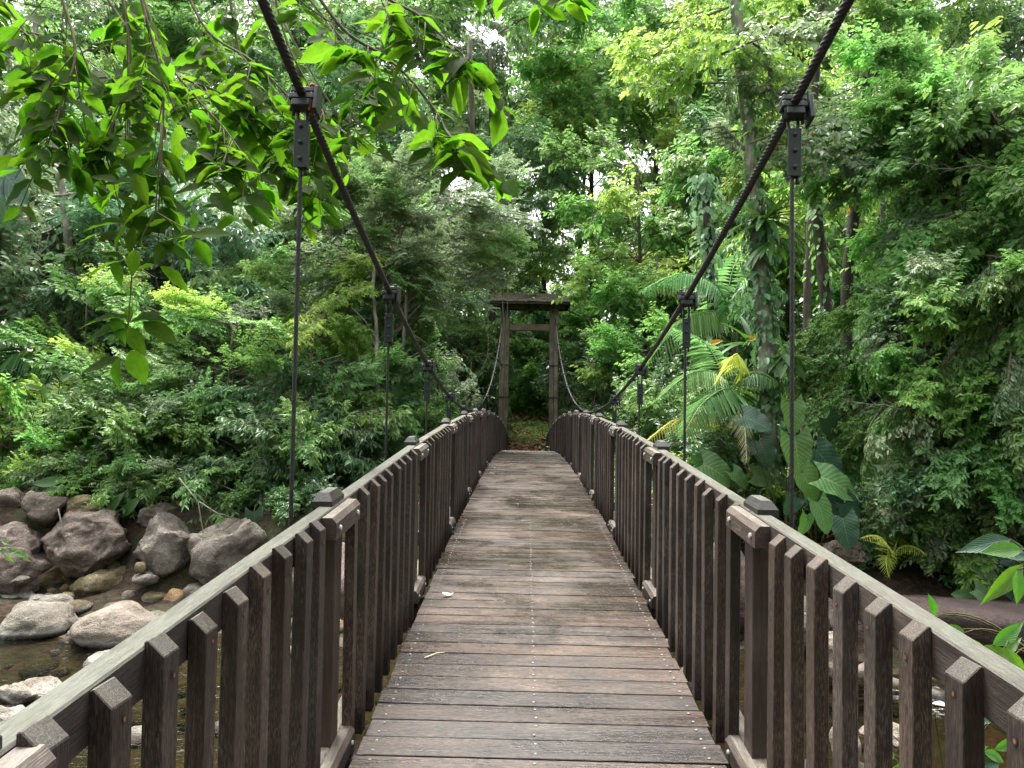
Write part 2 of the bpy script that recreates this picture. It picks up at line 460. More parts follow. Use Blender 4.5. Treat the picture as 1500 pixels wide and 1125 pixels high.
t = NT('river_bed'); tc = t.new('ShaderNodeTexCoord'); P_ = tc.outputs['Object']
vo = t.new('ShaderNodeTexVoronoi'); t.l.new(P_, vo.inputs['Vector']); vo.inputs['Scale'].default_value = 5.0
vo2 = t.new('ShaderNodeTexVoronoi'); t.l.new(P_, vo2.inputs['Vector']); vo2.inputs['Scale'].default_value = 14.0
n = t.noise(P_, 1.2, 5, .6); n3 = t.noise(P_, 20, 5, .6)
c = t.ramp(t.math('ADD', t.math('MULTIPLY', n, .6), t.math('MULTIPLY', n3, .4)), [(.35, (.032, .023, .011)), (.5, (.085, .065, .036)), (.68, (.18, .145, .09))])
c = t.mix(.5, c, t.mix(.65, vo.outputs['Color'], (.13, .10, .055)), 'OVERLAY')
c = t.mix(t.rng(vo.outputs['Distance'], .0, .75, 0, .5), c, (.02, .014, .007))
M['bed'] = t.done(t.pbsdf(c, .8, t.bump(t.math('SUBTRACT', 1.0, vo.outputs['Distance']), .8, .08), 0, .3))

t = NT('river_water'); tc = t.new('ShaderNodeTexCoord'); P_ = tc.outputs['Object']
v = t.map(P_, (.7, 1.2, 1))
n = t.noise(v, 2.6, 4, .55, .8); n2 = t.noise(v, 11, 3, .5, .4)
nb = t.bump(t.math('ADD', n, t.math('MULTIPLY', n2, .35)), .6, .07)
fr = t.new('ShaderNodeFresnel'); fr.inputs['IOR'].default_value = 1.33; t.l.new(nb, fr.inputs['Normal'])
gl = t.new('ShaderNodeBsdfGlossy'); gl.inputs['Roughness'].default_value = .04; t.l.new(nb, gl.inputs['Normal'])
tp = t.new('ShaderNodeBsdfTransparent'); tp.inputs['Color'].default_value = (.52, .50, .37, 1)
ms = t.new('ShaderNodeMixShader'); t.l.new(fr.outputs[0], ms.inputs[0]); t.l.new(tp.outputs[0], ms.inputs[1]); t.l.new(gl.outputs[0], ms.inputs[2])
# broken white water where the ripples pile up against stones
pos = t.new('ShaderNodeSeparateXYZ'); t.l.new(P_, pos.inputs[0])
fo = t.noise(v, 7, 6, .75, 1.0)
zone = t.math('MULTIPLY', t.math('MULTIPLY', t.rng(pos.outputs[0], 4.4, 4.7, 0, 1), t.rng(pos.outputs[0], 5.0, 5.5, 1, 0)), t.math('MULTIPLY', t.rng(pos.outputs[1], 8.4, 8.7, 0, 1), t.rng(pos.outputs[1], 9.1, 9.5, 1, 0)))
fd = t.new('ShaderNodeBsdfDiffuse'); fd.inputs['Color'].default_value = (.75, .76, .75, 1)
ms2 = t.new('ShaderNodeMixShader'); t.l.new(t.math('MULTIPLY', t.ramp(fo, [(.50, 0.0), (.62, 1.0)]), zone), ms2.inputs[0])
t.l.new(ms.outputs[0], ms2.inputs[1]); t.l.new(fd.outputs[0], ms2.inputs[2])
M['water'] = t.done(ms2.outputs[0])

t = NT('mossy_shingle'); tc = t.new('ShaderNodeTexCoord'); P_ = tc.outputs['Object']; oi = t.new('ShaderNodeObjectInfo')
n = t.noise(P_, 3.0, 6, .7); n2 = t.noise(P_, 25, 4, .6)
c = t.ramp(n2, [(.35, (.016, .012, .009)), (.5, (.042, .033, .025)), (.7, (.11, .088, .066))])
c = t.mix(t.ramp(n, [(.50, 0.0), (.62, .7)]), c, (.045, .052, .018))
M['shingle'] = t.done(t.pbsdf(c, .9, t.bump(n2, .6, .02), 0, .2))

# ------------------------------------------------------------------ terrain, river
def ss(a, b, x):
    t_ = np.clip((x - a) / (b - a), 0, 1); return t_ * t_ * (3 - 2 * t_)
YC, DAP, DB = 14.18, .977, .0034
def deck_z(y): return EYE - DAP - DB * (y - YC) ** 2
def ground(x, y):
    x = np.asarray(x, float); y = np.asarray(y, float)
    wl_ = 11.0 + .35 * np.sin(x * .7 + 1) - ss(3, 7, x) * 1.6 + .2 * np.sin(x * 2.1) + ss(-8, -14, x) * -1.0
    d = y - wl_
    left = ss(2.2, -1.0, x)
    z = -.55 + ss(-3.5, 0.1, d) * .55 + d.clip(0, 1.5) * (.10 * left + .32 * (1 - left))
    z = z + ss(1.2, 2.6, d) * (1.35 * left + .55 * (1 - left))
    bank = 1.55 + .045 * np.clip(y - 14, 0, 40) + .12 * np.sin(x * .9) * np.cos(y * .5) + ss(3, 20, np.abs(x)) * .9 * ss(15, 24, y)
    z = np.where(d > 2.6, z * (1 - ss(2.6, 4.5, d)) + bank * ss(2.6, 4.5, d), z)
    axis = ss(4.0, 1.6, np.abs(x))
    pathz = np.where(y < 32.4, np.minimum(1.45, deck_z(y) - .45 * ss(32, 26, y) - .02), 1.32 + .16 * (y - 32.4).clip(0, 400) * ss(60, 40, y) + ss(40, 60, y) * 3.6)
    z = np.where(d > 1.5, z * (1 - axis * ss(1.5, 4, d)) + pathz * axis * ss(1.5, 4, d), z)
    z = z + ss(32, 40, y) * np.clip(y - 33, 0, 60) * .09 * (1 - axis)
    near = ss(4.0, -2.0, y)
    z = z * (1 - near) + near * (deck_z(-3) - .15)
    z = z + ss(5, 0, y) * ss(2.0, 7, np.abs(x)) * .6
    return z
def gz(x, y):
    return float(ground(np.array([x]), np.array([y]))[0])

xs = np.concatenate([np.linspace(-150, -30, 14)[:-1], np.linspace(-30, -12, 30)[:-1], np.linspace(-12, 12, 140)[:-1], np.linspace(12, 30, 30)[:-1], np.linspace(30, 150, 14)])
ys = np.concatenate([np.linspace(-60, 2, 14)[:-1], np.linspace(2, 17, 90)[:-1], np.linspace(17, 45, 80)[:-1], np.linspace(45, 220, 22)])
GX, GY = np.meshgrid(xs, ys)
GZ = ground(GX, GY)
nz_ = np.array([mnoise.noise(Vector((a * .9, b * .9, 0))) * .16 + mnoise.noise(Vector((a * 2.9, b * 2.9, 4))) * .06 for a, b in zip(GX.ravel(), GY.ravel())]).reshape(GX.shape)
GZ = GZ + nz_ * np.where((np.abs(GX) < 1.6) & (GY > 26), .25, 1)
V = np.stack([GX, GY, GZ], -1).reshape(-1, 3)
nx, ny = len(xs), len(ys)
I = (np.arange(ny - 1)[:, None] * nx + np.arange(nx - 1)[None, :]).ravel()
Fq = np.stack([I, I + 1, I + 1 + nx, I + nx], -1)
cy_ = GY.ravel()[Fq].mean(1); cz_ = GZ.ravel()[Fq].mean(1)
gme = npmesh('ground', V, [Fq], [M['soil'], M['bed']], (cz_ < .02).astype(int), smooth=True)
g = link(bpy.data.objects.new('ground', gme)); tag(g, kind='structure')
mb = MB(); mb.add([(-150, -20, 0), (150, -20, 0), (150, 16, 0), (-150, 16, 0)], [(0, 1, 2, 3)])
w = mb.build('river', M['water']); tag(w, kind='structure')

# ------------------------------------------------------------------ the bridge
bridge = empty('suspension_footbridge', (0, YC, 0))
tag(bridge, 'brown timber suspension footbridge with slatted railings arching over the river', 'footbridge')
def B(o):      # parent while keeping world coordinates
    o.parent = bridge; o.location = Vector(o.location) - Vector((0, YC, 0)); return o

# deck planks, each an object
plank_meshes = []
for k in range(6):
    mb = MB(); rr = random.Random(k)
    mb.box((0, 0, 0), (1.5 + rr.uniform(-.012, .012), .1375 + rr.uniform(-.0015, .0015), .036), None, 0, .002)
    plank_meshes.append(mb.mesh('plank', M['plank']))
y = -3.0; PP = .1475; yi = 0
screws = MB()
while y < 32.2:
    z = deck_z(y)
    sl = math.atan(-2 * DB * (y - YC))
    fl = random.random() < .5
    o = inst('plank', plank_meshes[random.randrange(6)], None, (random.uniform(-.008, .008), y, z - .018 + random.uniform(-.0015, .0015)), ((-sl if fl else sl) + random.uniform(-.006, .006), random.uniform(-.002, .002), random.uniform(-.003, .003) + (PI if fl else 0)))
    B(o)
    if y > 1.5 and y < 7.5:
        for xx in (-.69, -.02, .69):
            for dy in (-.038, .038):
                c0 = Vector((xx + random.uniform(-.006, .006), y + dy - YC, z + sl * dy + .0015))
                ring = [c0 + Vector((math.cos(a) * .0065, math.sin(a) * .0065, 0)) for a in [i * PI / 3 for i in range(6)]]
                top = [p + (c0 - p) * .3 + Vector((0, 0, .0022)) for p in ring]
                n0 = len(screws.v)
                screws.add(ring + top, [(i, (i + 1) % 6, (i + 1) % 6 + 6, i + 6) for i in range(6)] + [(6, 7, 8, 9, 10, 11)])
    y += PP; yi += 1
so = screws.build('deck_screws', M['dull'], bridge); so['kind'] = 'stuff'

def arc(x, y0, y1, dz, n=30):
    return [(x, y0 + (y1 - y0) * i / n - YC, deck_z(y0 + (y1 - y0) * i / n) + dz) for i in range(n + 1)]
def arcbeam(x, y0, y1, dz, w_, h_, mat, name, n=30):
    mb = MB(); pts = arc(x, y0, y1, dz, n); vs_ = []
    for p in pts:
        for a, b in ((-1, -1), (1, -1), (1, 1), (-1, 1)): vs_.append((p[0] + a * w_ / 2, p[1], p[2] + b * h_ / 2))
    fs = [(i * 4 + k, i * 4 + (k + 1) % 4, i * 4 + 4 + (k + 1) % 4, i * 4 + 4 + k) for i in range(n) for k in range(4)] + [(0, 3, 2, 1), (n * 4, n * 4 + 1, n * 4 + 2, n * 4 + 3)]
    mb.add(vs_, fs)
    return mb.build(name, mat, bridge)
for x in (-.58, 0, .58):
    arcbeam(x, -3, 32.2, -.036 - .09, .09, .17, M['beam'], 'stringer')

POSTS = [1.03] + [3.146 + i * 2.2935 for i in range(13)]
POSTS = [-1.2] + POSTS
HANG = [1.11] + [3.404 + i * 2.2935 for i in range(12)]
# cross beams under the deck that carry the hangers
cbm = MB(); cbm.box((0, 0, 0), (2.62, .10, .15), None, 0, .006)
cbme = cbm.mesh('crossbeam', M['beam'])
for yh in HANG + [p_ for p_ in POSTS]:
    o = inst('crossbeam', cbme if yh in HANG else cbme, None, (0, yh, deck_z(yh) - .036 - .18 - .085), (math.atan(-2 * DB * (yh - YC)), 0, 0), (1 if yh in HANG else .76, 1, 1))
    B(o)

PKX, PKT, PKW = .842, .046, .068     # inner face of the pickets, thickness, width along the bridge
def picket_mesh(side, h, seed):
    rr = random.Random(seed)
    mb = MB(); w2 = PKW / 2
    a, b = 0.0, PKT          # a: inner face
    ch = .038
    prof = [(a, 0), (b, 0), (b, h), (a + .012, h), (a, h - ch * .5)]
    # chamfer: inner edge cut at a slope
    prof = [(a, 0), (b, 0), (b, h), (a + .006, h - .032)]
    prof = [(a, 0), (b, 0), (b, h - .004), (b - .008, h), (a, h - .036)]
    prof = [(side * x, z) for x, z in prof]
    if side > 0: pass
    n = len(prof)
    vs_ = [(x, -w2, z) for x, z in prof] + [(x, w2, z) for x, z in prof]
    fs = [(i, (i + 1) % n, (i + 1) % n + n, i + n) for i in range(n)] + [tuple(range(n))[::-1], tuple(range(n, 2 * n))]
    bm = bmesh.new()
    bv = [bm.verts.new(v) for v in vs_]
    for f in fs: bm.faces.new([bv[i] for i in f])
    bmesh.ops.recalc_face_normals(bm, faces=bm.faces)
    bmesh.ops.bevel(bm, geom=list(bm.edges), offset=.0022, segments=1, affect='EDGES')
    me = bpy.data.meshes.new('picket'); bm.to_mesh(me); bm.free()
    me.materials.append(M['picket']); me.materials.append(M['iron'])
    # countersunk screw hole near the top: a dark plug ring set a hair proud
    return me
def hole_mesh(side):
    mb = MB(); n = 8
    c0 = Vector((0, 0, 0)); ring = [(0, math.cos(2 * PI * i / n) * .0075, math.sin(2 * PI * i / n) * .0105) for i in range(n)]
    ring2 = [(-side * .003, y_ * .75, z_ * .75) for _, y_, z_ in ring]
    fs = [(i, (i + 1) % n, (i + 1) % n + n, i + n) for i in range(n)] + [tuple(range(n, 2 * n))]
    mb.add(ring + ring2, fs)
    return mb.mesh('screw', M['iron'])
def roff(y): return .012 + max(0, 3.15 - y) * .017
PTOP, PBOT = .968, -.20
for side in (-1, 1):
    rl = empty('railing', (0, 0, 0), bridge)
    H_ = PTOP - PBOT
    pks = [picket_mesh(side, H_ + dh, 3) for dh in (0, .008, -.007, .014)]
    hm = hole_mesh(side)
    screwmb = MB()
    npk = 0
    for bi in range(len(POSTS)):
        y0 = POSTS[bi]
        y1 = POSTS[bi + 1] if bi + 1 < len(POSTS) else 32.1
        zt0, zt1 = deck_z(y0) + roff(y0), deck_z(y1) + roff(y1)
        def zl(y): return zt0 + (zt1 - zt0) * (y - y0) / (y1 - y0)
        sl = math.atan2(zt1 - zt0, y1 - y0); Ln = math.hypot(zt1 - zt0, y1 - y0)
        # handrail segment: broad top board over a face board
        mb = MB()
        mb.box((0, 0, 0), (.068, Ln - .004, .112), None, 0, .005)
        xo = side * (PKX + PKT + .034)
        o = mb.build('handrail', M['rail'], rl, (xo, (y0 + y1) / 2 - YC, (zt0 + zt1) / 2 + .969 - .056)); o.rotation_euler = (sl, 0, 0)
        mb = MB(); mb.box((0, 0, 0), (.075, Ln - .004, .10), None, 0, .005)
        o = mb.build('bottom_rail', M['sill'], rl, (side * (PKX + PKT + .038), (y0 + y1) / 2 - YC, (zt0 + zt1) / 2 - .10)); o.rotation_euler = (sl, 0, 0)
        # post, cap, splice boards
        yp, zp = y0, zt0
        mb = MB(); mb.box((0, 0, 0), (.070, .115, 1.16), None, 0, .004)
        mb.build('post', M['post'], rl, (side * (PKX + PKT + .0335), yp - YC, zp + .84 - .58))
        mb = MB(); x2, y2 = .044, .098
        for (zz0, zz1, s0, s1) in ((0, .028, 1, 1), (.028, .062, 1, .62)):
            vs_ = [(a * x2 * s0 if s0 == 1 else a * (x2 - .0), b * y2 * s0, zz0) for a, b in ((-1, -1), (1, -1), (1, 1), (-1, 1))]
            vs_ += [(a * (x2 - (0 if s1 == 1 else .022)), b * (y2 - (0 if s1 == 1 else .028)), zz1) for a, b in ((-1, -1), (1, -1), (1, 1), (-1, 1))]
            mb.add(vs_, [(0, 1, 5, 4), (1, 2, 6, 5), (2, 3, 7, 6), (3, 0, 4, 7), (4, 5, 6, 7), (3, 2, 1, 0)])
        o = mb.build('post_cap', M['cap'], rl, (side * (PKX + PKT + .052), yp + .01 - YC, zp + .962)); o.rotation_euler = (sl * .8, 0, 0)
        for (dz, nm, mt) in ((.962, 'splice_board', 'splice'), (-.05, 'lower_splice', 'splice')):
            mb = MB(); Ls = .41; hh = .088; xi = 0; xo2 = .058
            prof = [(xi, -hh), (xo2, -hh), (xo2, 0), (xi + .018, 0), (xi, -.022)]
            prof = [(side * (a - .008), b) for a, b in prof]
            if side < 0: prof = prof[::-1]
            mb.prism(prof, 'y', -Ls / 2, Ls / 2)
            o = mb.build(nm, M[mt], rl, (side * (PKX - .006), yp - .07 - YC, zp + dz - .07 * sl)); o.rotation_euler = (sl, 0, 0)
            for sy in (-.15, .15):
                bb = MB(); n = 8
                rs = [(.0, .012), (.006, .012), (.009, .007)]
                vs_ = [(-side * a, math.cos(2 * PI * i / n) * r_, math.sin(2 * PI * i / n) * r_) for a, r_ in rs for i in range(n)]
                bb.add(vs_, [(j * n + i, j * n + (i + 1) % n, (j + 1) * n + (i + 1) % n, (j + 1) * n + i) for j in range(2) for i in range(n)] + [tuple(range(2 * n, 3 * n))], 0, False)
                xs_ = side * (PKX - .0145)
                ob = bb.build('bolt', M['zinc'], rl, (xs_, yp - .07 + sy - YC, zp + dz - .050 + (sy - .07) * math.tan(sl)))
        # pickets
        n = 9
        span0, span1 = y0 + .165, y1 - .40
        for k in range(n):
            yk = span0 + (span1 - span0) * k / (n - 1)
            if npk > 290: break
            zb = zl(yk)
            o = inst('picket', pks[random.randrange(4)], rl, (side * PKX, yk - YC, zb + PBOT + random.uniform(-.003, .003)), (random.uniform(-.007, .007), random.uniform(-.006, .006), random.uniform(-.035, .035)))
            npk += 1
            if yk < 9:
                nn = 8
                for zz in (PTOP - .075,):
                    ring = [(side * (PKX - .0012), yk - YC + math.cos(2 * PI * i / nn) * .0075, zb + zz + math.sin(2 * PI * i / nn) * .010) for i in range(nn)]
                    inner = [(side * (PKX - .0016), yk - YC + math.cos(2 * PI * i / nn) * .004, zb + zz + math.sin(2 * PI * i / nn) * .0055) for i in range(nn)]
                    screwmb.add(ring + inner, [(i, (i + 1) % nn, (i + 1) % nn + nn, i + nn) for i in range(nn)])
                    screwmb.add(inner, [tuple(range(nn))], 1)
    so = screwmb.build('picket_screws', [M['beam'], M['rust']], rl); so['kind'] = 'stuff'

# suspension cables (twisted steel rope)
CA, CC, XC = .0128, .0143, 1.18
TY = 32.6
def cab_z(y): return EYE + CC + CA * (y - YC) ** 2
def rope_obj(name, path, rad, lay, lobes, nside, mat, parent, tw0=0.0):
    path = np.array(path); n = len(path)
    d = np.gradient(path, axis=0); ds = np.linalg.norm(np.diff(path, axis=0), axis=1); s_ = np.concatenate([[0], np.cumsum(ds)])
    d /= np.linalg.norm(d, axis=1)[:, None]
    a = np.cross(d, np.array([1.0, 0, 0]) if abs(d[0][0]) < .9 else np.array([0, 1.0, 0])); a /= np.linalg.norm(a, axis=1)[:, None]
    b = np.cross(d, a)
    th = np.arange(nside) / nside * 2 * PI
    ph = s_ / lay * 2 * PI + tw0
    rr_ = rad * (.74 + .28 * np.abs(np.cos(lobes / 2 * (th[None, :] - ph[:, None]))) ** .6)
    V_ = path[:, None, :] + rr_[..., None] * (a[:, None, :] * np.cos(th)[None, :, None] + b[:, None, :] * np.sin(th)[None, :, None])
    I_ = (np.arange(n - 1)[:, None] * nside + np.arange(nside)[None, :])
    J_ = (np.arange(n - 1)[:, None] * nside + (np.arange(nside)[None, :] + 1) % nside)
    Fq_ = np.stack([I_, J_, J_ + nside, I_ + nside], -1).reshape(-1, 4)
    me = npmesh(name, V_.reshape(-1, 3), [Fq_], [mat], smooth=True)
    o = link(bpy.data.objects.new(name, me)); o.parent = parent
    return o
yy = np.concatenate([np.linspace(-3.1, 1.8, 120)[:-1], np.arange(1.8, 7, .005), np.arange(7, 13, .03), np.linspace(13, TY, 200)])
for side in (-1, 1):
    path = [(side * XC, y_ - YC, cab_z(y_)) for y_ in yy]
    rope_obj('main_cable', path, .0215, .20 * side, 6, 36, M['rope'], bridge)

def clamp_parts(side, y_, k):
    z = cab_z(y_); sl = math.atan(2 * CA * (y_ - YC))
    X = side * XC
    rot = Matrix.Rotation(sl, 3, 'X')
    cl = MB()
    cl.box((0, 0, .028), (.112, .058, .030), None, 0, .005)
    cl.box((0, 0, -.010), (.124, .064, .032), None, 0, .005)
    cl.box((0, 0, -.047), (.088, .066, .038), None, 0, .004)
    o = cl.build('cable_clamp', M['iron'], bridge, (X, y_ - YC, z)); o.rotation_euler = (sl, 0, 0)
    for sx in (-.044, .044):
        for sy in (-.018, .018):
            bb = MB(); bb.tube([(0, 0, -.09), (0, 0, .062)], .0075, 6); bb.tube([(0, 0, .046), (0, 0, .060)], .014, 6)
            ob = bb.build('bolt', M['rust'] if (k == 1 and side < 0 and sx > 0) else M['iron'], o, (sx, sy, 0))
    # outward guide plate
    pb = MB(); pb.box((0, 0, 0), (.018, .09, .13), None, 0, .003); pb.build('side_plate', M['iron'], o, (.072, 0, -.03))
    # strap rods to the hanger plate
    gap = .05 if k == 1 else .10
    zt = z - .07
    rod = MB()
    for sx in (-.024, .024): rod.tube([(sx, 0, 0), (sx * .85, 0, -gap - .03)], .008, 6)
    rod.build('strap', M['iron'], bridge, (X, y_ - YC, zt))
    hp = MB(); hp.box((-.011, 0, -.115), (.010, .05, .23), None, 0, .002)
    hp.box((0, -.022, -.115), (.064, .009, .23), None, 0, .002)
    hp.box((.014, .006, -.12), (.034, .04, .22), None, 0, .002)
    for i in range(3): hp.tube([(0, -.026, -.03 - i * .078), (0, -.036, -.03 - i * .078)], .010, 8)
    hp.tube([(.02, 0, -.22), (.02, 0, -.262)], .008, 6)
    hp.build('hanger_plate', M['iron'], bridge, (X, y_ - YC, zt - gap))
    top = zt - gap - .2; bot = deck_z(y_) - .24
    if top > bot + .05:
        n = max(6, int((top - bot) / (.005 if k <= 1 else .02)))
        path = [(X - .004, y_ - YC, top + (bot - top) * i / n) for i in range(n + 1)]
        rope_obj('hanger_cable', path, .0105, .13, 4, 16 if k <= 2 else 8, M['rope'], bridge)
for side in (-1, 1):
    for k, yh in enumerate(HANG):
        clamp_parts(side, yh + (0.03 if side > 0 else 0), k)

# fallen leaf and twig on the deck
def smallleaf(name, me_name, mat, L_, W_, curl=.3):
    nu = 6; V_ = []; 
    for i in range(nu + 1):
        u = i / nu; w_ = math.sin(PI * min(1, u ** .8)) * W_ / 2
        for s_ in (-1, 0, 1): V_.append(((u - .5) * L_, s_ * w_, curl * L_ * ((u - .5) ** 2) * 1.6 + abs(s_) * w_ * .5))
    Fq_ = [(i * 3 + k, i * 3 + k + 1, i * 3 + 4 + k, i * 3 + 3 + k) for i in range(nu) for k in range(2)]
    me = npmesh(me_name, np.array(V_), [np.array(Fq_)], [mat], tone=np.full(len(Fq_), .5), smooth=True)
    return link(bpy.data.objects.new(name, me))
p = at(655, 871, 5.0); yl = 4.95; 
o = smallleaf('fallen_leaf', 'fallen_leaf', M['deadleaf'], .085, .045, .6)
o.location = (at(655, 871, yl).x, yl, deck_z(yl) + .008); o.rotation_euler = (.25, .1, .5)
tag(o, 'pale curled dead leaf lying on the deck planks', 'leaf')
mb = MB(); mb.tube([(0, 0, 0), (.025, .02, .004), (.055, .06, .006), (.10, .085, .004)], [.004, .003, .0025, .0015], 5)
o = mb.build('fallen_twig', M['deadleaf']); yl = 3.92; o.location = (at(622, 958, yl).x, yl, deck_z(yl) + .004)
tag(o, 'tiny pale twig lying on the wet planks nearer than the dead leaf', 'twig')

# ------------------------------------------------------------------ far bridge tower
tower = empty('bridge_tower', (0.03, TY, deck_z(32.2)))
tag(tower, 'weathered timber gate tower with mossy shingle roof at the far bridge end', 'tower')
z0 = deck_z(32.2) - .3
TZ = -tower.location.z
HT = 8.25
for side in (-1, 1):
    for k, (dx, dw) in enumerate(((-.105, .195), (.105, .195))):
        mb = MB()
        pr = .0 if k == 0 else .035
        vs_ = []
        for (zz, off) in ((z0, .05), (HT, 0)):
            for a, b in ((-1, -1), (1, -1), (1, 1), (-1, 1)):
                vs_.append((side * (1.10 + off) + dx + a * dw / 2, b * .19 - pr, zz + TZ))
        mb.add(vs_, [(0, 1, 5, 4), (1, 2, 6, 5), (2, 3, 7, 6), (3, 0, 4, 7), (4, 5, 6, 7), (3, 2, 1, 0)])
        mb.build('post', M['tower'], tower)
    for zz in (2.6, 4.05, 5.5):
        mb = MB(); mb.box((side * (1.12 + .03 * (1 - (zz - 1) / 7)), -.015, zz + TZ), (.43, .46, .05))
        mb.build('band', M['iron'], tower)
mb = MB(); mb.box((0, -.02, 7.23 + TZ), (1.80, .22, .30), None, 0, .01); mb.build('crossbeam', M['towerx'], tower)
mb = MB(); mb.box((0, -.02, 8.17 + TZ), (3.2, .2, .16), None, 0, .01); mb.build('roof_beam', M['towerx'], tower)
# roof: low hipped gable with overlapping shingle courses
roof = MB()
hw, hd, ze, zr, rw = 1.78, 1.1, 8.22, 8.72, 1.35
for a in (-1, 1):
    vs_ = [(-hw, a * hd, ze), (hw, a * hd, ze), (rw, 0, zr), (-rw, 0, zr)]
    vs_ = vs_ + [(x, y_, z - .07) for x, y_, z in vs_]
    roof.add([(x, y_, z + TZ) for x, y_, z in vs_], [(0, 1, 2, 3), (7, 6, 5, 4), (0, 4, 5, 1), (1, 5, 6, 2), (3, 7, 4, 0), (2, 6, 7, 3)])
    vs_ = [(a * hw, -hd, ze), (a * hw, hd, ze), (a * rw, 0, zr)]
    vs_ = vs_ + [(x, y_, z - .07) for x, y_, z in vs_]
    roof.add([(x, y_, z + TZ) for x, y_, z in vs_], [(0, 1, 2), (5, 4, 3), (0, 3, 4, 1), (1, 4, 5, 2), (2, 5, 3, 0)])
ro = roof.build('roof', M['shingle'], tower)
sh = MB()
for a in (-1, 1):
    for c_ in range(6):
        f0, f1 = c_ / 6, (c_ + 1.25) / 6
        x = -hw
        while x < hw:
            wv = random.uniform(.14, .24)
            lo = (x + wv / 2)
            if abs(lo) < hw - (hw - rw) * f0:
                ya, yb = a * hd * (1 - f0) + a * random.uniform(.0, .05), a * hd * (1 - min(f1, 1))
                za, zb = ze + (zr - ze) * f0 + .015 + random.uniform(0, .03), ze + (zr - ze) * min(f1, 1) + .045
                q = [(x + .006, ya, za), (x + wv - .006, ya, za + random.uniform(-.012, .012)), (x + wv - .006, yb, zb), (x + .006, yb, zb)]
                q2 = q + [(p_[0], p_[1], p_[2] + .022) for p_ in q]
                sh.add([(p_[0], p_[1], p_[2] + TZ) for p_ in q2], [(3, 2, 1, 0), (4, 5, 6, 7), (0, 1, 5, 4), (1, 2, 6, 5), (2, 3, 7, 6), (3, 0, 4, 7)])
            x += wv
o = sh.build('shingles', M['shingle'], ro); o['kind'] = 'stuff'
# dangling dead thatch fringe under the eaves
# ------------------------------------------------------------------ leaf and bough builders
def unit(a): return a / np.maximum(np.linalg.norm(a, axis=-1, keepdims=True), 1e-9)
def leaves(P, D, N, Ls, Ws, fold=.16, droop=.12):
    """four triangles per leaf: ovate, folded along the midrib"""
    D = unit(D); S = unit(np.cross(D, N)); N = np.cross(S, D)
    Ls = Ls[:, None]; Ws = Ws[:, None]
    p0 = P
    tip = P + D * Ls - N * droop * Ls
    l1 = P + D * .28 * Ls + S * .46 * Ws + N * fold * Ws
    l2 = P + D * .66 * Ls + S * .40 * Ws + N * (fold * Ws - droop * .35 * Ls)
    r1 = P + D * .28 * Ls - S * .46 * Ws + N * fold * Ws
    r2 = P + D * .66 * Ls - S * .40 * Ws + N * (fold * Ws - droop * .35 * Ls)
    V = np.stack([p0, l1, l2, tip, r2, r1], 1).reshape(-1, 3)
    n = len(P); b = np.arange(n)[:, None] * 6
    Fq = np.concatenate([b + np.array([[0, 3, 2, 1]]), b + np.array([[0, 5, 4, 3]])], 0)
    return V, Fq

def tri_tube(p0, p1, r0, r1):
    p0 = np.array(p0); p1 = np.array(p1); d = unit(p1 - p0)
    a = unit(np.cross(d, np.array([.3, .2, .93]))); b = np.cross(d, a)
    V = []
    for p, r in ((p0, r0), (p1, r1)):
        for k in range(3):
            t_ = 2 * PI * k / 3; V.append(p + (a * math.cos(t_) + b * math.sin(t_)) * r)
    return V, [(0, 1, 4, 3), (1, 2, 5, 4), (2, 0, 3, 5)]

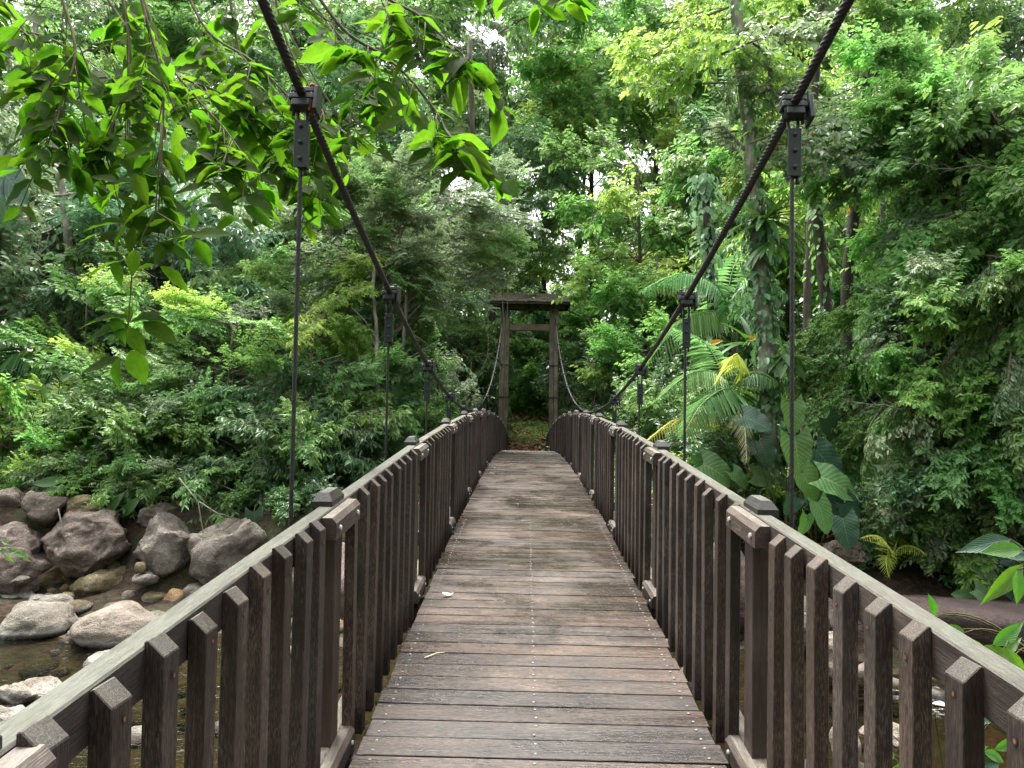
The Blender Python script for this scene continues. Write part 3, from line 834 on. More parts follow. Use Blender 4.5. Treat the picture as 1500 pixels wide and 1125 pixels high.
def gen_bough(name, seed, Lb=2.2, n2=18, n3=5, nl=9, leaf=.13, ratio=.42, jit=.25, droop=.15, hang=0.0, l3=.26, young=.12, updev=.45, leafdroop=.3):
    rg = np.random.default_rng(seed)
    TV, TF = [], []; P, D, N, LL, TN = [], [], [], [], []
    def tube(a, b, r0, r1):
        v, f = tri_tube(a, b, r0, r1); o = len(TV); TV.extend(v); TF.extend([tuple(i + o for i in q) for q in f])
    def mainp(t_):
        return np.array([Lb * t_, .12 * Lb * math.sin(2.6 * t_ + seed), -droop * Lb * t_ * t_ + .03 * Lb * math.sin(5 * t_ + seed * 2)])
    K = 6
    for i in range(K): tube(mainp(i / K), mainp((i + 1) / K), .026 * (1 - i / K) + .007, .026 * (1 - (i + 1) / K) + .007)
    for i in range(n2):
        t_ = .10 + .90 * (i + rg.uniform(0, 1)) / n2
        p = mainp(min(t_, 1)); side = 1 if i % 2 else -1
        a = side * R(rg.uniform(25, 75) * (1.0 - .45 * t_)); l2 = Lb * (.42 - .24 * t_) * rg.uniform(.6, 1.3)
        zd = rg.normal(0, jit) - hang * .7
        d2 = unit(np.array([math.cos(a), math.sin(a), zd]))
        q = p + d2 * l2 + np.array([0, 0, -hang * l2 * .5 - droop * l2 * .3])
        tube(p, q, .010, .004)
        for j in range(n3 + 1):
            u = (j + .6) / (n3 + .6) if j < n3 else 1.0
            b0 = p + (q - p) * u
            s3 = 1 if j % 2 else -1
            if j == n3: d3 = d2 + rg.normal(0, .15, 3)
            else:
                ca = R(rg.uniform(30, 65)) * s3
                d3 = np.array([d2[0] * math.cos(ca) - d2[1] * math.sin(ca), d2[0] * math.sin(ca) + d2[1] * math.cos(ca), d2[2] * .5 + rg.normal(0, jit * .8)])
            d3[2] -= hang * rg.uniform(.5, 1.6)
            d3 = unit(d3); ll = l3 * rg.uniform(.5, 1.25)
            tube(b0, b0 + d3 * ll, .0035, .0015)
            yg = rg.random() < young
            for k in range(nl):
                w_ = (k + .5) / nl
                base = b0 + d3 * ll * w_
                up = np.array([0, 0, 1.0]) + rg.normal(0, updev, 3)
                sd = unit(np.cross(d3, np.array([0, 0, 1.0])))
                ld = d3 * rg.uniform(.35, .9) + sd * (1 if k % 2 else -1) * rg.uniform(.5, 1.0) + np.array([0, 0, -leafdroop * rg.uniform(.2, 1.8)])
                P.append(base); D.append(ld); N.append(up); LL.append(leaf * rg.uniform(.65, 1.2) * (1 - .25 * w_))
                TN.append(rg.uniform(.85, 1.0) if (yg and w_ > .35) else rg.uniform(0, .8))
    P, D, N, LL, TN = map(np.array, (P, D, N, LL, TN))
    LV, LF = leaves(P, D, N, LL, LL * ratio * rg.uniform(.85, 1.15, len(LL)))
    TV = np.array(TV)
    V = np.concatenate([TV, LV]); Fq = np.concatenate([np.array(TF), LF + len(TV)])
    mi = np.concatenate([np.zeros(len(TF), int), np.ones(len(LF), int)])
    tn = np.concatenate([np.zeros(len(TF)), TN, TN])
    return npmesh(name, V, [Fq], [M['twig'], L['mid']], mi, tn)

BG = {}
def mk(kind, nvar, **k):
    BG[kind] = [gen_bough('bough', hash(kind) % 97 if False else (sum(map(ord, kind)) % 50) + 13 * i, **k) for i in range(nvar)]
mk('mid', 5, nl=6, leaf=.21, jit=.5, updev=.7, leafdroop=.5, ratio=.46, l3=.30)
mk('lance', 4, nl=6, leaf=.24, ratio=.32, jit=.5, updev=.7, l3=.3, hang=.25, leafdroop=.7)
mk('fine', 4, Lb=1.8, n2=20, n3=6, nl=7, leaf=.155, ratio=.46, jit=.55, l3=.27, leafdroop=.45, updev=.6, young=.05)
mk('hang', 4, Lb=1.5, n2=18, n3=6, nl=8, leaf=.155, ratio=.46, jit=.45, hang=.9, droop=.45, l3=.42, leafdroop=.7, updev=.7, young=.05)
mk('flat', 4, Lb=2.4, n2=20, n3=5, nl=7, leaf=.17, ratio=.36, jit=.2, droop=.1, l3=.26, updev=.3, leafdroop=.25, young=.10)
mk('broad', 3, Lb=1.7, n2=12, n3=3, nl=6, leaf=.24, ratio=.48, l3=.34, updev=.35, young=.15)
mk('big', 2, Lb=2.0, n2=12, n3=4, nl=6, leaf=.30, ratio=.36, l3=.4, hang=.3, leafdroop=.9)

def bough_obj(kind, lm, base, az, pitch, sc, parent, rnd, roll=0.0):
    o = bpy.data.objects.new('bough', rnd.choice(BG[kind]))
    SC.collection.objects.link(o)
    o.parent = parent
    o.location = base
    o.rotation_euler = Matrix.Rotation(az, 3, 'Z').__matmul__(Matrix.Rotation(-pitch, 3, 'Y')).__matmul__(Matrix.Rotation(roll, 3, 'X')).to_euler()
    f = rnd.uniform(.88, 1.15) * sc
    o.scale = (f, f * rnd.choice((-1, 1)), f)
    ml = lm if isinstance(lm, str) else rnd.choice(lm)
    o.material_slots[1].link = 'OBJECT'; o.material_slots[1].material = L[ml]
    return o

def trunk_path(x, y, z0, z1, lean, rnd, n=9):
    a1, a2 = rnd.uniform(0, 6), rnd.uniform(0, 6); pts = []
    for i in range(n + 1):
        t_ = i / n
        pts.append(Vector((x + lean[0] * t_ + .12 * math.sin(a1 + 3.5 * t_) * (z1 - z0) * .06, y + lean[1] * t_ + .1 * math.sin(a2 + 4 * t_) * (z1 - z0) * .06, z0 + (z1 - z0) * t_)))
    return pts

def tree(name, label, cat, X, Y, H, r, crown, kind, lm, seed, group=None, bark_='bark', lean=(0, 0), sc=1.0, pit=(-.5, .6), trunk_top=None, nsides=9, inward=.45, clear=True):
    """crown: list of (dx, dy, z above ground, rx, ry, rz, n)"""
    rnd = random.Random(seed)
    zg = gz(X, Y) - .15
    root = empty(name, (X, Y, zg)); tag(root, label, cat, group)
    tt = trunk_top or H * .86
    tp = trunk_path(0, 0, 0, tt, lean, rnd)
    mb = MB()
    radii = [r * (1.25 if i == 0 else 1.0) * (1 - .72 * i / (len(tp) - 1)) for i in range(len(tp))]
    mb.tube(tp, radii, nsides)
    for (dx, dy, cz, rx, ry, rz, n) in crown:
        for i in range(n):
            u = rnd.uniform(-1, 1); th = rnd.uniform(0, 2 * PI); q = math.sqrt(1 - u * u); rad = rnd.uniform(.35, 1) ** .5
            dv = Vector((q * math.cos(th), q * math.sin(th), u))
            base = Vector((dx + dv.x * rx * inward * rad * 1.2, dy + dv.y * ry * inward * rad * 1.2, cz + dv.z * rz * rad * .92))
            wx, wy, wz = X + base.x, Y + base.y, zg + base.z
            az = math.atan2(dv.y, dv.x) + rnd.uniform(-.5, .5)
            if clear and -3 < wy < 33.5 and abs(wx) < 3.4 and wz < 8.0:
                # keep the deck and cables free
                if abs(wx) < 2.2: continue
                if (math.cos(az) < 0) == (wx > 0) : az = PI - az
            if wz < gz(wx, wy) + .15: continue
            if hides(wx, wy, wz, az, 1.5 * sc, rnd): continue
            bough_obj(kind if isinstance(kind, str) else rnd.choice(kind), lm, base, az, rnd.uniform(*pit) + dv.z * .35, sc * (min(rx, ry) * (1 - inward) / 1.9 if False else 1.0), root, rnd, rnd.uniform(-.7, .7))
            # limb from the trunk
            ti = min(len(tp) - 1, max(1, int((base.z - math.hypot(base.x, base.y) * .5) / tt * (len(tp) - 1))))
            if (base - tp[ti]).length > .25 and rnd.random() < .6:
                m_ = (tp[ti] + base) / 2 + Vector((rnd.uniform(-.2, .2), rnd.uniform(-.2, .2), rnd.uniform(-.25, .1)))
                mb.tube([tp[ti], m_, base], [max(.02, radii[ti] * .4), max(.015, radii[ti] * .25), .018], 5, 0, False)
    mb.build('trunk', M[bark_], root)
    return root

def project(x, y, z):
    v = CAMROT.to_3x3().transposed() @ Vector((x - CX, y, z - EYE))
    return 750 + F * v.x / -v.z, 562.5 - F * v.y / -v.z
def hides(x, y, z, az, ln, rnd):
    # the bridge axis and gate stand in a clearing; some light comes through the canopy beyond it
    if 33 < y < 50 and abs(x) < 4.5 and z > 8 + (y - 33) * .16 and rnd.random() < .8: return True
    for q in (0, .6, 1.1):
        a, b = project(x + math.cos(az) * ln * q, y + math.sin(az) * ln * q, z)
        if y < 33 and 706 < a < 858 and 405 < b < 660: return True
        if y > 33 and 745 < a < 808 and 470 < b < 700 and y < 39: return True
        if q < 1 and y > 20 and ((a - 838) / 50) ** 2 + ((b - 290) / 95) ** 2 < 1 and rnd.random() < .30: return True
        if q < 1 and y > 20 and ((a - 800) / 45) ** 2 + ((b - 140) / 45) ** 2 < 1 and rnd.random() < .25: return True
    return False

def blob(dz, rx, rz, n, dx=0, dy=0, ry=None): return (dx, dy, dz, rx, ry or rx, rz, n)

# ------------------------------------------------------------------ far forest: tall trees behind everything
far = [ # px, Y, H, rx, n, kind, leaf, label
 (-60, 44, 22, 5.0, 40, 'mid', ('mid', 'grey'), 'tall grey-green forest tree at the far left edge behind the pale trunk'),
 (70, 50, 25, 5.0, 38, 'lance', ('grey', 'mid'), 'tall hazy forest tree behind the overhead leaves at top left'),
 (170, 42, 21, 4.2, 36, 'mid', ('mid', 'dark'), 'tall dark green forest tree behind the hanging leaf chain'),
 (270, 52, 26, 5.0, 38, 'mid', ('grey', 'mid'), 'tall forest tree rising between the leaf chain and the left hanger'),
 (370, 40, 20, 4.2, 38, 'lance', ('mid', 'grey'), 'tall forest tree just left of the nearest left cable clamp'),
 (455, 48, 24, 4.6, 38, 'mid', ('mid', 'lime'), 'tall mid-green forest tree directly behind the nearest left cable clamp'),
 (545, 41, 22, 4.3, 40, 'mid', ('dark', 'mid'), 'tall dark forest tree behind the spreading grey-leaved tree'),
 (630, 50, 27, 4.6, 40, 'lance', ('mid', 'grey'), 'tall slender forest tree behind the upper right of the spreading tree'),
 (715, 43, 26, 3.8, 34, 'mid', ('mid', 'bluish'), 'tall forest tree rising left behind the gate tower'),
 (790, 60, 22, 4.6, 44, 'lance', ('grey', 'mid'), 'thin-crowned forest tree straight behind the gate roof against white sky'),
 (748, 66, 26, 4.6, 40, 'mid', ('grey', 'lime'), 'tall pale forest tree far behind, just left of the bright sky gap'),
 (842, 68, 26, 4.6, 36, 'mid', ('grey', 'mid'), 'tall pale forest tree far behind, seen through the bright sky gap'),
 (870, 52, 27, 3.8, 30, 'mid', ('lime', 'mid'), 'tall yellow-green forest tree right of the bright sky gap'),
 (945, 43, 25, 4.2, 40, 'mid', ('lime', 'mid', 'vivid'), 'tall light green forest tree right of the gate tower'),
 (1040, 50, 27, 4.8, 40, 'lance', ('lime', 'grey'), 'tall pale yellow-green tree behind the second right hanger'),
 (1125, 40, 23, 4.0, 34, 'mid', ('mid', 'lime'), 'tall forest tree behind the vine-clad trunk'),
 (1215, 52, 27, 4.8, 36, 'mid', ('lime', 'mid'), 'tall pale forest tree right of the nearest right cable clamp'),
 (1310, 42, 23, 4.4, 36, 'lance', ('mid', 'vivid'), 'tall forest tree behind the two dark slanting trunks'),
 (1420, 50, 26, 5.0, 34, 'mid', ('mid', 'grey'), 'tall forest tree behind the bright leafy curtain at top right'),
 (1560, 44, 24, 5.0, 34, 'mid', ('mid', 'dark'), 'tall forest tree at the far right edge behind the curtain'),
]
for i, (px, Y, H, rx, n, kd, lm, lab) in enumerate(far):
    X = atx(px, Y); H = max(H, Y * .60) + (0 if px > 0 else 0); n = int(n * 1.2)
    cr = [blob(H * .80, rx, H * .20, int(n * .5)), blob(H * .52, rx * .95, H * .2, int(n * .4)), blob(H * .26, rx * .9, H * .18, int(n * .3))]
    tree('forest_tree', lab, 'tree', X, Y, H, .28, cr, kd, lm, 100 + i, 'tall trees of the far forest', sc=2.1, lean=(random.uniform(-1, 1), 0), inward=.5)

# understory trees behind the tower line, filling the middle height
mids = [
 (-40, 24, 10, 3.2, 34, 'mid', ('grey', 'bluish'), 'bushy grey-green tree at the left edge above the boulders'),
 (60, 21, 8.0, 2.8, 40, 'mid', ('grey', 'bluish'), 'rounded grey-green tree low on the left behind the light broad-leaved bush'),
 (150, 29, 14, 3.0, 34, 'mid', ('dark', 'mid'), 'dark understory tree behind the hanging leaf chain'),
 (245, 23, 9.0, 2.6, 34, 'broad', ('mid', 'dark'), 'broad-leaved dark tree between the leaf chain and the left hanger'),
 (330, 30, 15, 3.2, 34, 'mid', ('mid', 'dark'), 'understory tree of mid green just left of the left hanger'),
 (400, 22, 8.5, 2.4, 30, 'lance', ('bluish', 'mid'), 'drooping narrow-leaved tree directly behind the nearest left hanger'),
 (500, 31, 17, 3.2, 34, 'mid', ('dark', 'mid'), 'dark understory tree right of the nearest left hanger'),
 (600, 34, 15, 3.0, 34, 'lance', ('dark', 'mid'), 'dark drooping tree behind the second left hanger'),
 (690, 36, 17, 2.8, 36, 'mid', ('dark', 'mid'), 'dark leafy tree touching the left side of the gate roof'),
 (885, 35, 13, 2.6, 40, 'mid', ('vivid', 'mid'), 'bright green leafy tree right beside the gate tower'),
 (950, 30, 13, 2.6, 38, 'mid', ('lime', 'vivid', 'mid'), 'fresh yellow-green understory tree left of the second right hanger'),
 (1060, 31, 16, 3.0, 34, 'broad', ('mid', 'dark'), 'broad-leaved tree behind the palm and the second right hanger'),
 (1160, 27, 13, 2.8, 34, 'mid', ('mid', 'grey'), 'leafy understory tree behind the nearest right hanger'),
 (1240, 23, 12, 2.4, 34, 'lance', ('mid', 'lime'), 'fine drooping tree between the nearest right hanger and the curtain'),
 (1330, 26, 14, 3.2, 30, 'mid', ('mid', 'vivid'), 'green understory tree half hidden by the leafy curtain'),
 (1460, 23, 12, 3.2, 26, 'mid', ('dark', 'mid'), 'dark understory tree behind the right end of the curtain'),
]
for i, (px, Y, H, rx, n, kd, lm, lab) in enumerate(mids):
    X = atx(px, Y)
    cr = [blob(H * .74, rx, H * .24, int(n * .5)), blob(H * .38, rx, H * .26, int(n * .6))]
    tree('understory_tree', lab, 'tree', X, Y, H, .14, cr, kd, lm, 200 + i, 'understory trees behind the banks', sc=1.35, lean=(random.uniform(-.6, .6), 0))

# dark thicket closing the view behind the gate
for i, (px, Y, H, rx, n, kd, lm, lab) in enumerate([
 (738, 44, 6.5, 1.5, 26, 'mid', ('mid', 'vivid'), 'leafy bush seen through the left part of the gate'),
 (806, 45, 6.5, 1.6, 30, 'mid', ('mid', 'vivid'), 'leafy bush seen through the right part of the gate'),
 (772, 52, 11, 3.4, 40, 'mid', ('vivid', 'lime', 'mid'), 'taller leafy tree closing the path behind the gate'),
 (690, 37.5, 6.0, 2.2, 32, 'lance', ('dark', 'mid'), 'dark bush just outside the left gate post'),
 (860, 37, 6.5, 2.4, 34, 'mid', ('mid', 'dark'), 'green bush just outside the right gate post')]):
    X = atx(px, Y)
    tree('path_bush', lab, 'bush', X, Y, H, .08, [blob(H * .5, rx, H * .42, int(n * .7)), blob(H * .16, rx, H * .14, n // 4)], kd, lm, 300 + i, None, sc=1.25, clear=False)

# ------------------------------------------------------------------ bank shrubs, left side
shr = [
 (20, 15.6, 2.3, 1.1, 18, 'broad', ('vivid', 'lime'), 'low bright green weedy bush at the left edge above the boulders', 1.0),
 (95, 15.2, 1.2, .9, 12, 'fine', ('lime', 'vivid'), 'small yellow-green bush on the bank top above the reddish boulder', .8),
 (120, 17.4, 4.9, 1.2, 20, 'broad', ('lime', 'vivid'), 'light green broad-leaved bush left of the hanging leaf chain', 1.05),
 (215, 15.5, 2.5, 1.6, 26, 'fine', ('grey', 'mid'), 'spreading small-leaved shrub over the boulders on the left bank', 1.1),
 (250, 18.2, 5.6, 1.7, 34, 'mid', ('mid', 'lime'), 'mid-green leafy shrub right of the hanging leaf chain', 1.0),
 (340, 16.8, 3.6, 1.6, 32, 'flat', ('mid', 'grey'), 'flat-layered shrub left of the left hanger, small bright leaves', 1.0),
 (60, 14.6, .9, .8, 12, 'fine', ('mid', 'lime'), 'tuft of small-leaved growth between the two boulders on the left bank top', .6),
 (170, 14.3, 1.0, .9, 16, 'lance', ('mid', 'vivid'), 'fresh green tuft hanging over the large mauve boulder', .6),
 (265, 14.2, 1.0, .9, 16, 'fine', ('mid', 'grey'), 'tuft of small leaves hanging between wedge-shaped and lichen boulders', .6),
 (440, 14.2, 1.1, .9, 16, 'fine', ('dark', 'mid'), 'dark small-leaved tuft over the bank behind the left handrail', .6),
 (360, 15.0, 1.9, 1.5, 26, 'lance', ('mid', 'dark'), 'low drooping shrub above the lichen-white boulder', .95),
 (440, 15.6, 2.7, 1.4, 30, 'lance', ('dark', 'mid'), 'dark drooping shrub around the foot of the nearest left hanger', .95),
 (445, 18.6, 5.5, 1.6, 30, 'flat', ('grey', 'mid'), 'grey-leaved shrub right of the nearest left hanger', 1.0),
 (520, 17.0, 3.6, 1.5, 32, 'mid', ('dark', 'mid'), 'dark shrub between the two nearest left hangers', .95),
 (585, 19.5, 3.4, 1.3, 26, 'broad', ('mid', 'vivid'), 'broad-leaved bush behind the second left hanger', .9),
 (640, 22.0, 4.2, 1.4, 30, 'mid', ('dark', 'mid'), 'dark bush right of the second left hanger above the railing', 1.0),
 (690, 27.0, 4.5, 1.5, 30, 'lance', ('dark', 'grey'), 'dark bush left of the gate tower above the railing', 1.1),
 (300, 21.0, 6.5, 2.0, 34, 'mid', ('bluish', 'mid'), 'dense bluish shrub in the gap behind the left bank', 1.1),
]
for i, (px, Y, H, rx, n, kd, lm, lab, s_) in enumerate(shr):
    X = atx(px, Y)
    tree('bank_shrub', lab, 'shrub', X, Y, H, .05, [blob(H * .55, rx, H * .42, n), blob(H * .2, rx, H * .16, n // 3)], kd, lm, 400 + i, None, sc=.72 * s_, pit=(-.35, .35), inward=.5)

# the spreading grey-leaved tree left of the gate
XT, YT = atx(556, 18.5), 18.5
tree('spreading_tree', 'spreading tree with flat grey-green sprays and thin pale trunk left of the gate', 'tree', XT, YT, 7.6, .085,
     [(.6, 0, 6.0, 2.4, 1.8, .8, 44), (1.2, .2, 5.0, 1.6, 1.6, .6, 22), (-.8, 0, 6.6, 1.8, 1.5, .6, 22), (1.0, 0, 7.4, 2.0, 1.5, .6, 26)],
     'flat', ('grey', 'grey', 'mid'), 501, None, 'barkpale', (.3, 0), .68, (-.2, .15), clear=False, inward=.6)
tree('slender_tree', 'slender pale-stemmed tree leaning right behind the second left hanger', 'tree', atx(580, 20), 20, 6.5, .075,
     [(.5, 0, 5.6, 1.2, 1.2, .7, 14)], 'flat', ('grey', 'mid'), 502, None, 'barkpale', (.5, 0), .8, (-.2, .2), inward=.55)
tree('lime_sapling', 'sapling with yellow-lime leaves just right of the nearest left hanger', 'sapling', atx(450, 16.2), 16.2, 4.6, .035,
     [(0, 0, 4.2, .8, .8, .35, 11)], 'lance', ('lime',), 503, None, 'barkpale', (.1, 0), .55, (-.3, .1), inward=.5)
tree('lime_sapling', 'sapling with fresh green leaves at the lower left, one above the strap leaves', 'sapling', atx(330, 15.6), 15.6, 4.2, .03,
     [(0, 0, 3.8, .9, .8, .3, 12)], 'flat', ('lime', 'vivid'), 504, None, 'barkpale', (.1, 0), .55, (-.3, .1), inward=.5)

# ------------------------------------------------------------------ right bank
rsh = [
 (1262, 13.6, 1.3, .8, 16, 'fine', ('mid', 'dark'), 'low leafy shrub behind the little yellow palm', .85),
 (1320, 12.4, 1.6, 1.1, 20, 'fine', ('bluish', 'mid'), 'fine-leaved shrub right of the little yellow palm', .85),
 (1085, 14.4, 1.3, .8, 16, 'mid', ('mid', 'lime'), 'small-leaved shrub at the foot of the vine-clad trunk', .7),
 (1010, 15.0, 2.0, 1.1, 24, 'mid', ('dark', 'mid'), 'dark shrub under the palm beside the right railing', .9),
 (930, 20.0, 3.0, 1.5, 26, 'mid', ('dark', 'mid'), 'dark shrub behind the right railing beyond the palm', 1.0),
 (1475, 11.8, 1.7, .9, 18, 'broad', ('vivid', 'mid'), 'bright broad-leaved shrub at the right edge under the curtain', .7),
 (1420, 15.0, 2.6, 1.6, 26, 'mid', ('dark', 'bluish'), 'shaded shrub in the hollow under the right curtain', 1.0),
 (1530, 14.0, 4.5, 1.8, 26, 'mid', ('dark', 'bluish'), 'tall shaded shrub at the right edge under the curtain', 1.0),
 (980, 26.0, 6.0, 2.0, 28, 'mid', ('mid', 'vivid'), 'round leafy shrub behind the third right hanger', 1.1),
 (880, 29.5, 5.0, 1.6, 28, 'mid', ('mid', 'dark'), 'leafy shrub right of the gate tower above the railing', 1.1),
]
for i, (px, Y, H, rx, n, kd, lm, lab, s_) in enumerate(rsh):
    X = atx(px, Y)
    tree('bank_shrub', lab, 'shrub', X, Y, H, .05, [blob(H * .55, rx, H * .42, n), blob(H * .2, rx, H * .16, n // 3)], kd, lm, 600 + i, None, sc=.72 * s_, pit=(-.35, .35), inward=.5)

# the curtain of small glossy leaves hanging over the right bank
def curtain(label, px, py, Y, rx, ry, rz, n, kd, lm, seed, sc, pit=(-1.25, -.05)):
    p = at(px, py, Y); zg = gz(p.x, Y + 1.5)
    return tree('vine_draped_tree', label, 'tree', p.x, Y + .6, p.z - zg + rz, .12, [(0, -.6, p.z - zg, rx, ry, rz, n)], kd, lm, seed, None, sc=sc, pit=pit, inward=.62, clear=True, lean=(.3, .3))
curtain('lower drapery of small glossy dark leaves sweeping down to the right bank', 1400, 560, 11.6, 1.7, 1.1, 1.5, 70, ('hang', 'fine'), ('mid', 'grey', 'vivid'), 701, .62)
curtain('rounded mass of small glossy leaves left in the right-hand curtain', 1290, 520, 13.4, 1.1, 1.0, 1.7, 46, ('fine', 'hang'), ('mid', 'vivid'), 702, .65)
curtain('high drapery of bright fresh green leaves at the upper right', 1420, 170, 12.4, 1.5, 1.3, 1.4, 62, ('fine', 'mid'), ('vivid', 'vivid', 'mid'), 703, .72, (-.7, .3))
curtain('middle drapery of tangled small leaves and stems at the right', 1430, 370, 11.6, 1.6, 1.2, 1.3, 64, ('hang', 'fine'), ('grey', 'mid', 'vivid'), 704, .66)
curtain('dim grey-green drapery along the right edge of the view', 1540, 440, 10.6, 1.1, 1.0, 2.2, 52, ('hang', 'fine'), ('grey', 'mid', 'vivid'), 705, .62)
curtain('overhanging top right canopy of grey-green leaves', 1500, 110, 12.0, 1.4, 1.2, 1.6, 36, ('fine', 'hang'), ('grey', 'vivid'), 706, .75)
curtain('lower right drapery hanging close above the mauve rock slab', 1400, 680, 12.2, 1.1, .9, .8, 36, ('hang', 'fine'), ('mid', 'grey', 'lime'), 707, .6)
# ------------------------------------------------------------------ trees whose trunks are seen, placed along sight lines on the banks
def trunk_tree(label, pts, Y, r0, r1, seed, bark_='bark', tops=(), limbs=(), kind='mid', lm=('mid',), sc=.9, name='forest_tree', group=None):
    rnd = random.Random(seed)
    P = [at(a, b, Y) for a, b in pts]
    x0, z0 = P[0].x, gz(P[0].x, Y) - .2
    root = empty(name, (P[0].x, Y, z0)); tag(root, label, 'tree', group)
    o = Vector((P[0].x, Y, z0)); path = [Vector((0, 0, 0))] + [p - o for p in P]
    fine = []
    for i in range(len(path) - 1):
        for k in range(4): fine.append(path[i].lerp(path[i + 1], k / 4) + Vector((rnd.uniform(-.02, .02), rnd.uniform(-.02, .02), 0)))
    fine.append(path[-1])
    n = len(fine); mb = MB()
    mb.tube(fine, [r0 + (r1 - r0) * (i / (n - 1)) + rnd.uniform(-.04, .04) * r0 for i in range(n)], 10)
    for lp, la, lb in limbs:
        q = [at(a, b, Y + rnd.uniform(-.2, .2)) - o for a, b in lp]
        m = len(q); mb.tube(q, [la + (lb - la) * i / (m - 1) for i in range(m)], 7)
    mb.build('trunk', M[bark_], root)
    for (px, py, dx, dz, nb) in tops:
        c = at(px, py, Y) - o
        for i in range(nb):
            b_ = c + Vector((rnd.uniform(-dx, dx), rnd.uniform(-1, 1), rnd.uniform(-dz, dz)))
            bough_obj(kind, lm, b_, rnd.uniform(0, 6.28), rnd.uniform(-.4, .4), sc, root, rnd, rnd.uniform(-.5, .5))
    return root, fine, o

def vine_on(path, o, i0, i1, r, nl, leaf, ratio, lm, label, seed, spread=.22, name='climbing_vine'):
    rg = np.random.default_rng(seed)
    path = [p + o for p in path]; n = len(path) - 1
    t_ = (i0 + (i1 - i0) * rg.random(nl)) * n
    P, D, N = [], [], []
    for tt in t_:
        i = min(n - 1, int(tt)); c = path[i].lerp(path[i + 1], tt - i)
        a = rg.uniform(0, 2 * PI); e = Vector((math.cos(a), math.sin(a), 0))
        w_ = r + rg.random() ** 1.6 * spread * (1 + .8 * math.sin(tt * 2.1 + seed))
        P.append(c + e * w_); D.append(e * .5 + Vector((rg.normal(0, .35), rg.normal(0, .3), -1.0 + rg.normal(0, .35)))); N.append(e + Vector((0, 0, .5 + rg.random() * .6)))
    P, D, N = map(np.array, (P, D, N)); LL = leaf * rg.uniform(.6, 1.25, nl)
    V, Fq = leaves(P, D, N, LL, LL * ratio, fold=.1)
    tn = rg.uniform(0, .85, nl)
    me = npmesh(name, V, [Fq], [L[lm]], tone=np.concatenate([tn, tn]))
    ob = link(bpy.data.objects.new(name, me)); tag(ob, label, 'vine')
    return ob

def nurbs_leaf(name, w, mat, n=9, cols=6, lobe=0.0, peak=.38, acum=1.0, droop=.25, cup=.12, wave=.0):
    """unit-length leaf along +X, normal +Z, with UVs"""
    V, UV = [], []
    for i in range(n + 1):
        u = i / n
        if lobe > 0: wd = w * max(0, 1 - (max(0, u - .15) / .85) ** 2.3) ** .75 * (.84 + .16 * math.sin(min(1, u / .3) * PI / 2))
        else:
            k = u / peak * .5 if u < peak else .5 + (u - peak) / (1 - peak) * .5
            wd = w * math.sin(PI * k) ** (.85 if u < peak else acum)
        for j in range(cols + 1):
            v = j / cols * 2 - 1
            x = u - lobe * abs(v) ** 1.6 * (1 - u) ** 3
            V.append((x, v * wd / 2, -droop * u * u + cup * abs(v) ** 1.3 * wd + wave * wd * math.sin(u * 17 + (3 if v > 0 else 0)) * abs(v) ** 2)); UV.append((u, (v + 1) / 2))
    Fq = [(i * (cols + 1) + j, (i + 1) * (cols + 1) + j, (i + 1) * (cols + 1) + j + 1, i * (cols + 1) + j + 1) for i in range(n) for j in range(cols)]
    return npmesh(name, np.array(V), [np.array(Fq)], [mat], uv=np.array(UV), smooth=True)

def basis(xd, nm):
    xd = Vector(xd).normalized(); nm = Vector(nm)
    yd = nm.cross(xd).normalized(); zd = xd.cross(yd)
    return Matrix((xd, yd, zd)).transposed().to_euler()
def put_leaf(me, parent, o, P, xd, nm, s, name='leaf', mat=None):
    ob = inst(name, me, parent, P - o, basis(xd, nm), s)
    if mat: ob.material_slots[0].link = 'OBJECT'; ob.material_slots[0].material = mat
    return ob

EAR = [nurbs_leaf('leaf', .88, M['ear'], 10, 8, lobe=.30, droop=d_, cup=.10, wave=.05) for d_ in (.1, .28, .45)]
EARL = [nurbs_leaf('leaf', .64, M['ear'], 10, 8, lobe=.26, droop=d_, cup=.12, wave=.05) for d_ in (.15, .4)]
STR = [nurbs_leaf('leaf', .15, M['strap'], 9, 2, peak=.45, droop=d_, cup=.2, acum=.8) for d_ in (.25, .6)]
OBL = [nurbs_leaf('leaf', .34, M['strap'], 8, 4, peak=.45, droop=d_, cup=.15) for d_ in (.15, .35)]

def leaf_plant(name, label, cat, base, lst, meshes, mat=None, rs=.012, stem='stem', seed=0):
    """lst: (px, py, size_px, Y, tip angle in picture degrees (0 right, -90 down), dark)"""
    rnd = random.Random(seed); b = Vector(base)
    root = empty(name, b); tag(root, label, cat)
    for it in lst:
        px, py, sp, Y, ang = it[:5]; mt = it[5] if len(it) > 5 else None
        C_ = at(px, py, Y); s = sp / F * Y
        xd = Vector((math.cos(R(ang)), rnd.uniform(-.35, .1), math.sin(R(ang))))
        nm = Vector((rnd.uniform(-.35, .35), -1.0, rnd.uniform(.3, .7)))
        A_ = C_ - xd.normalized() * s * .45
        put_leaf(rnd.choice(meshes), root, b, A_, xd, nm, s, mat=mt or mat)
        mb = MB(); d = A_ - b
        c1 = d * .55 + Vector((rnd.uniform(-.04, .04), .05, .22 * d.length))
        mb.tube([c1 * (2 * q * (1 - q)) + d * q * q for q in [i / 9 for i in range(10)]], [rs * (1 - .05 * i) for i in range(10)], 5)
        mb.build('stalk', M[stem], root)
    return root

def G(px, py, Y, dz=0):
    p = at(px, py, Y); p.z = gz(p.x, Y) + dz; return p

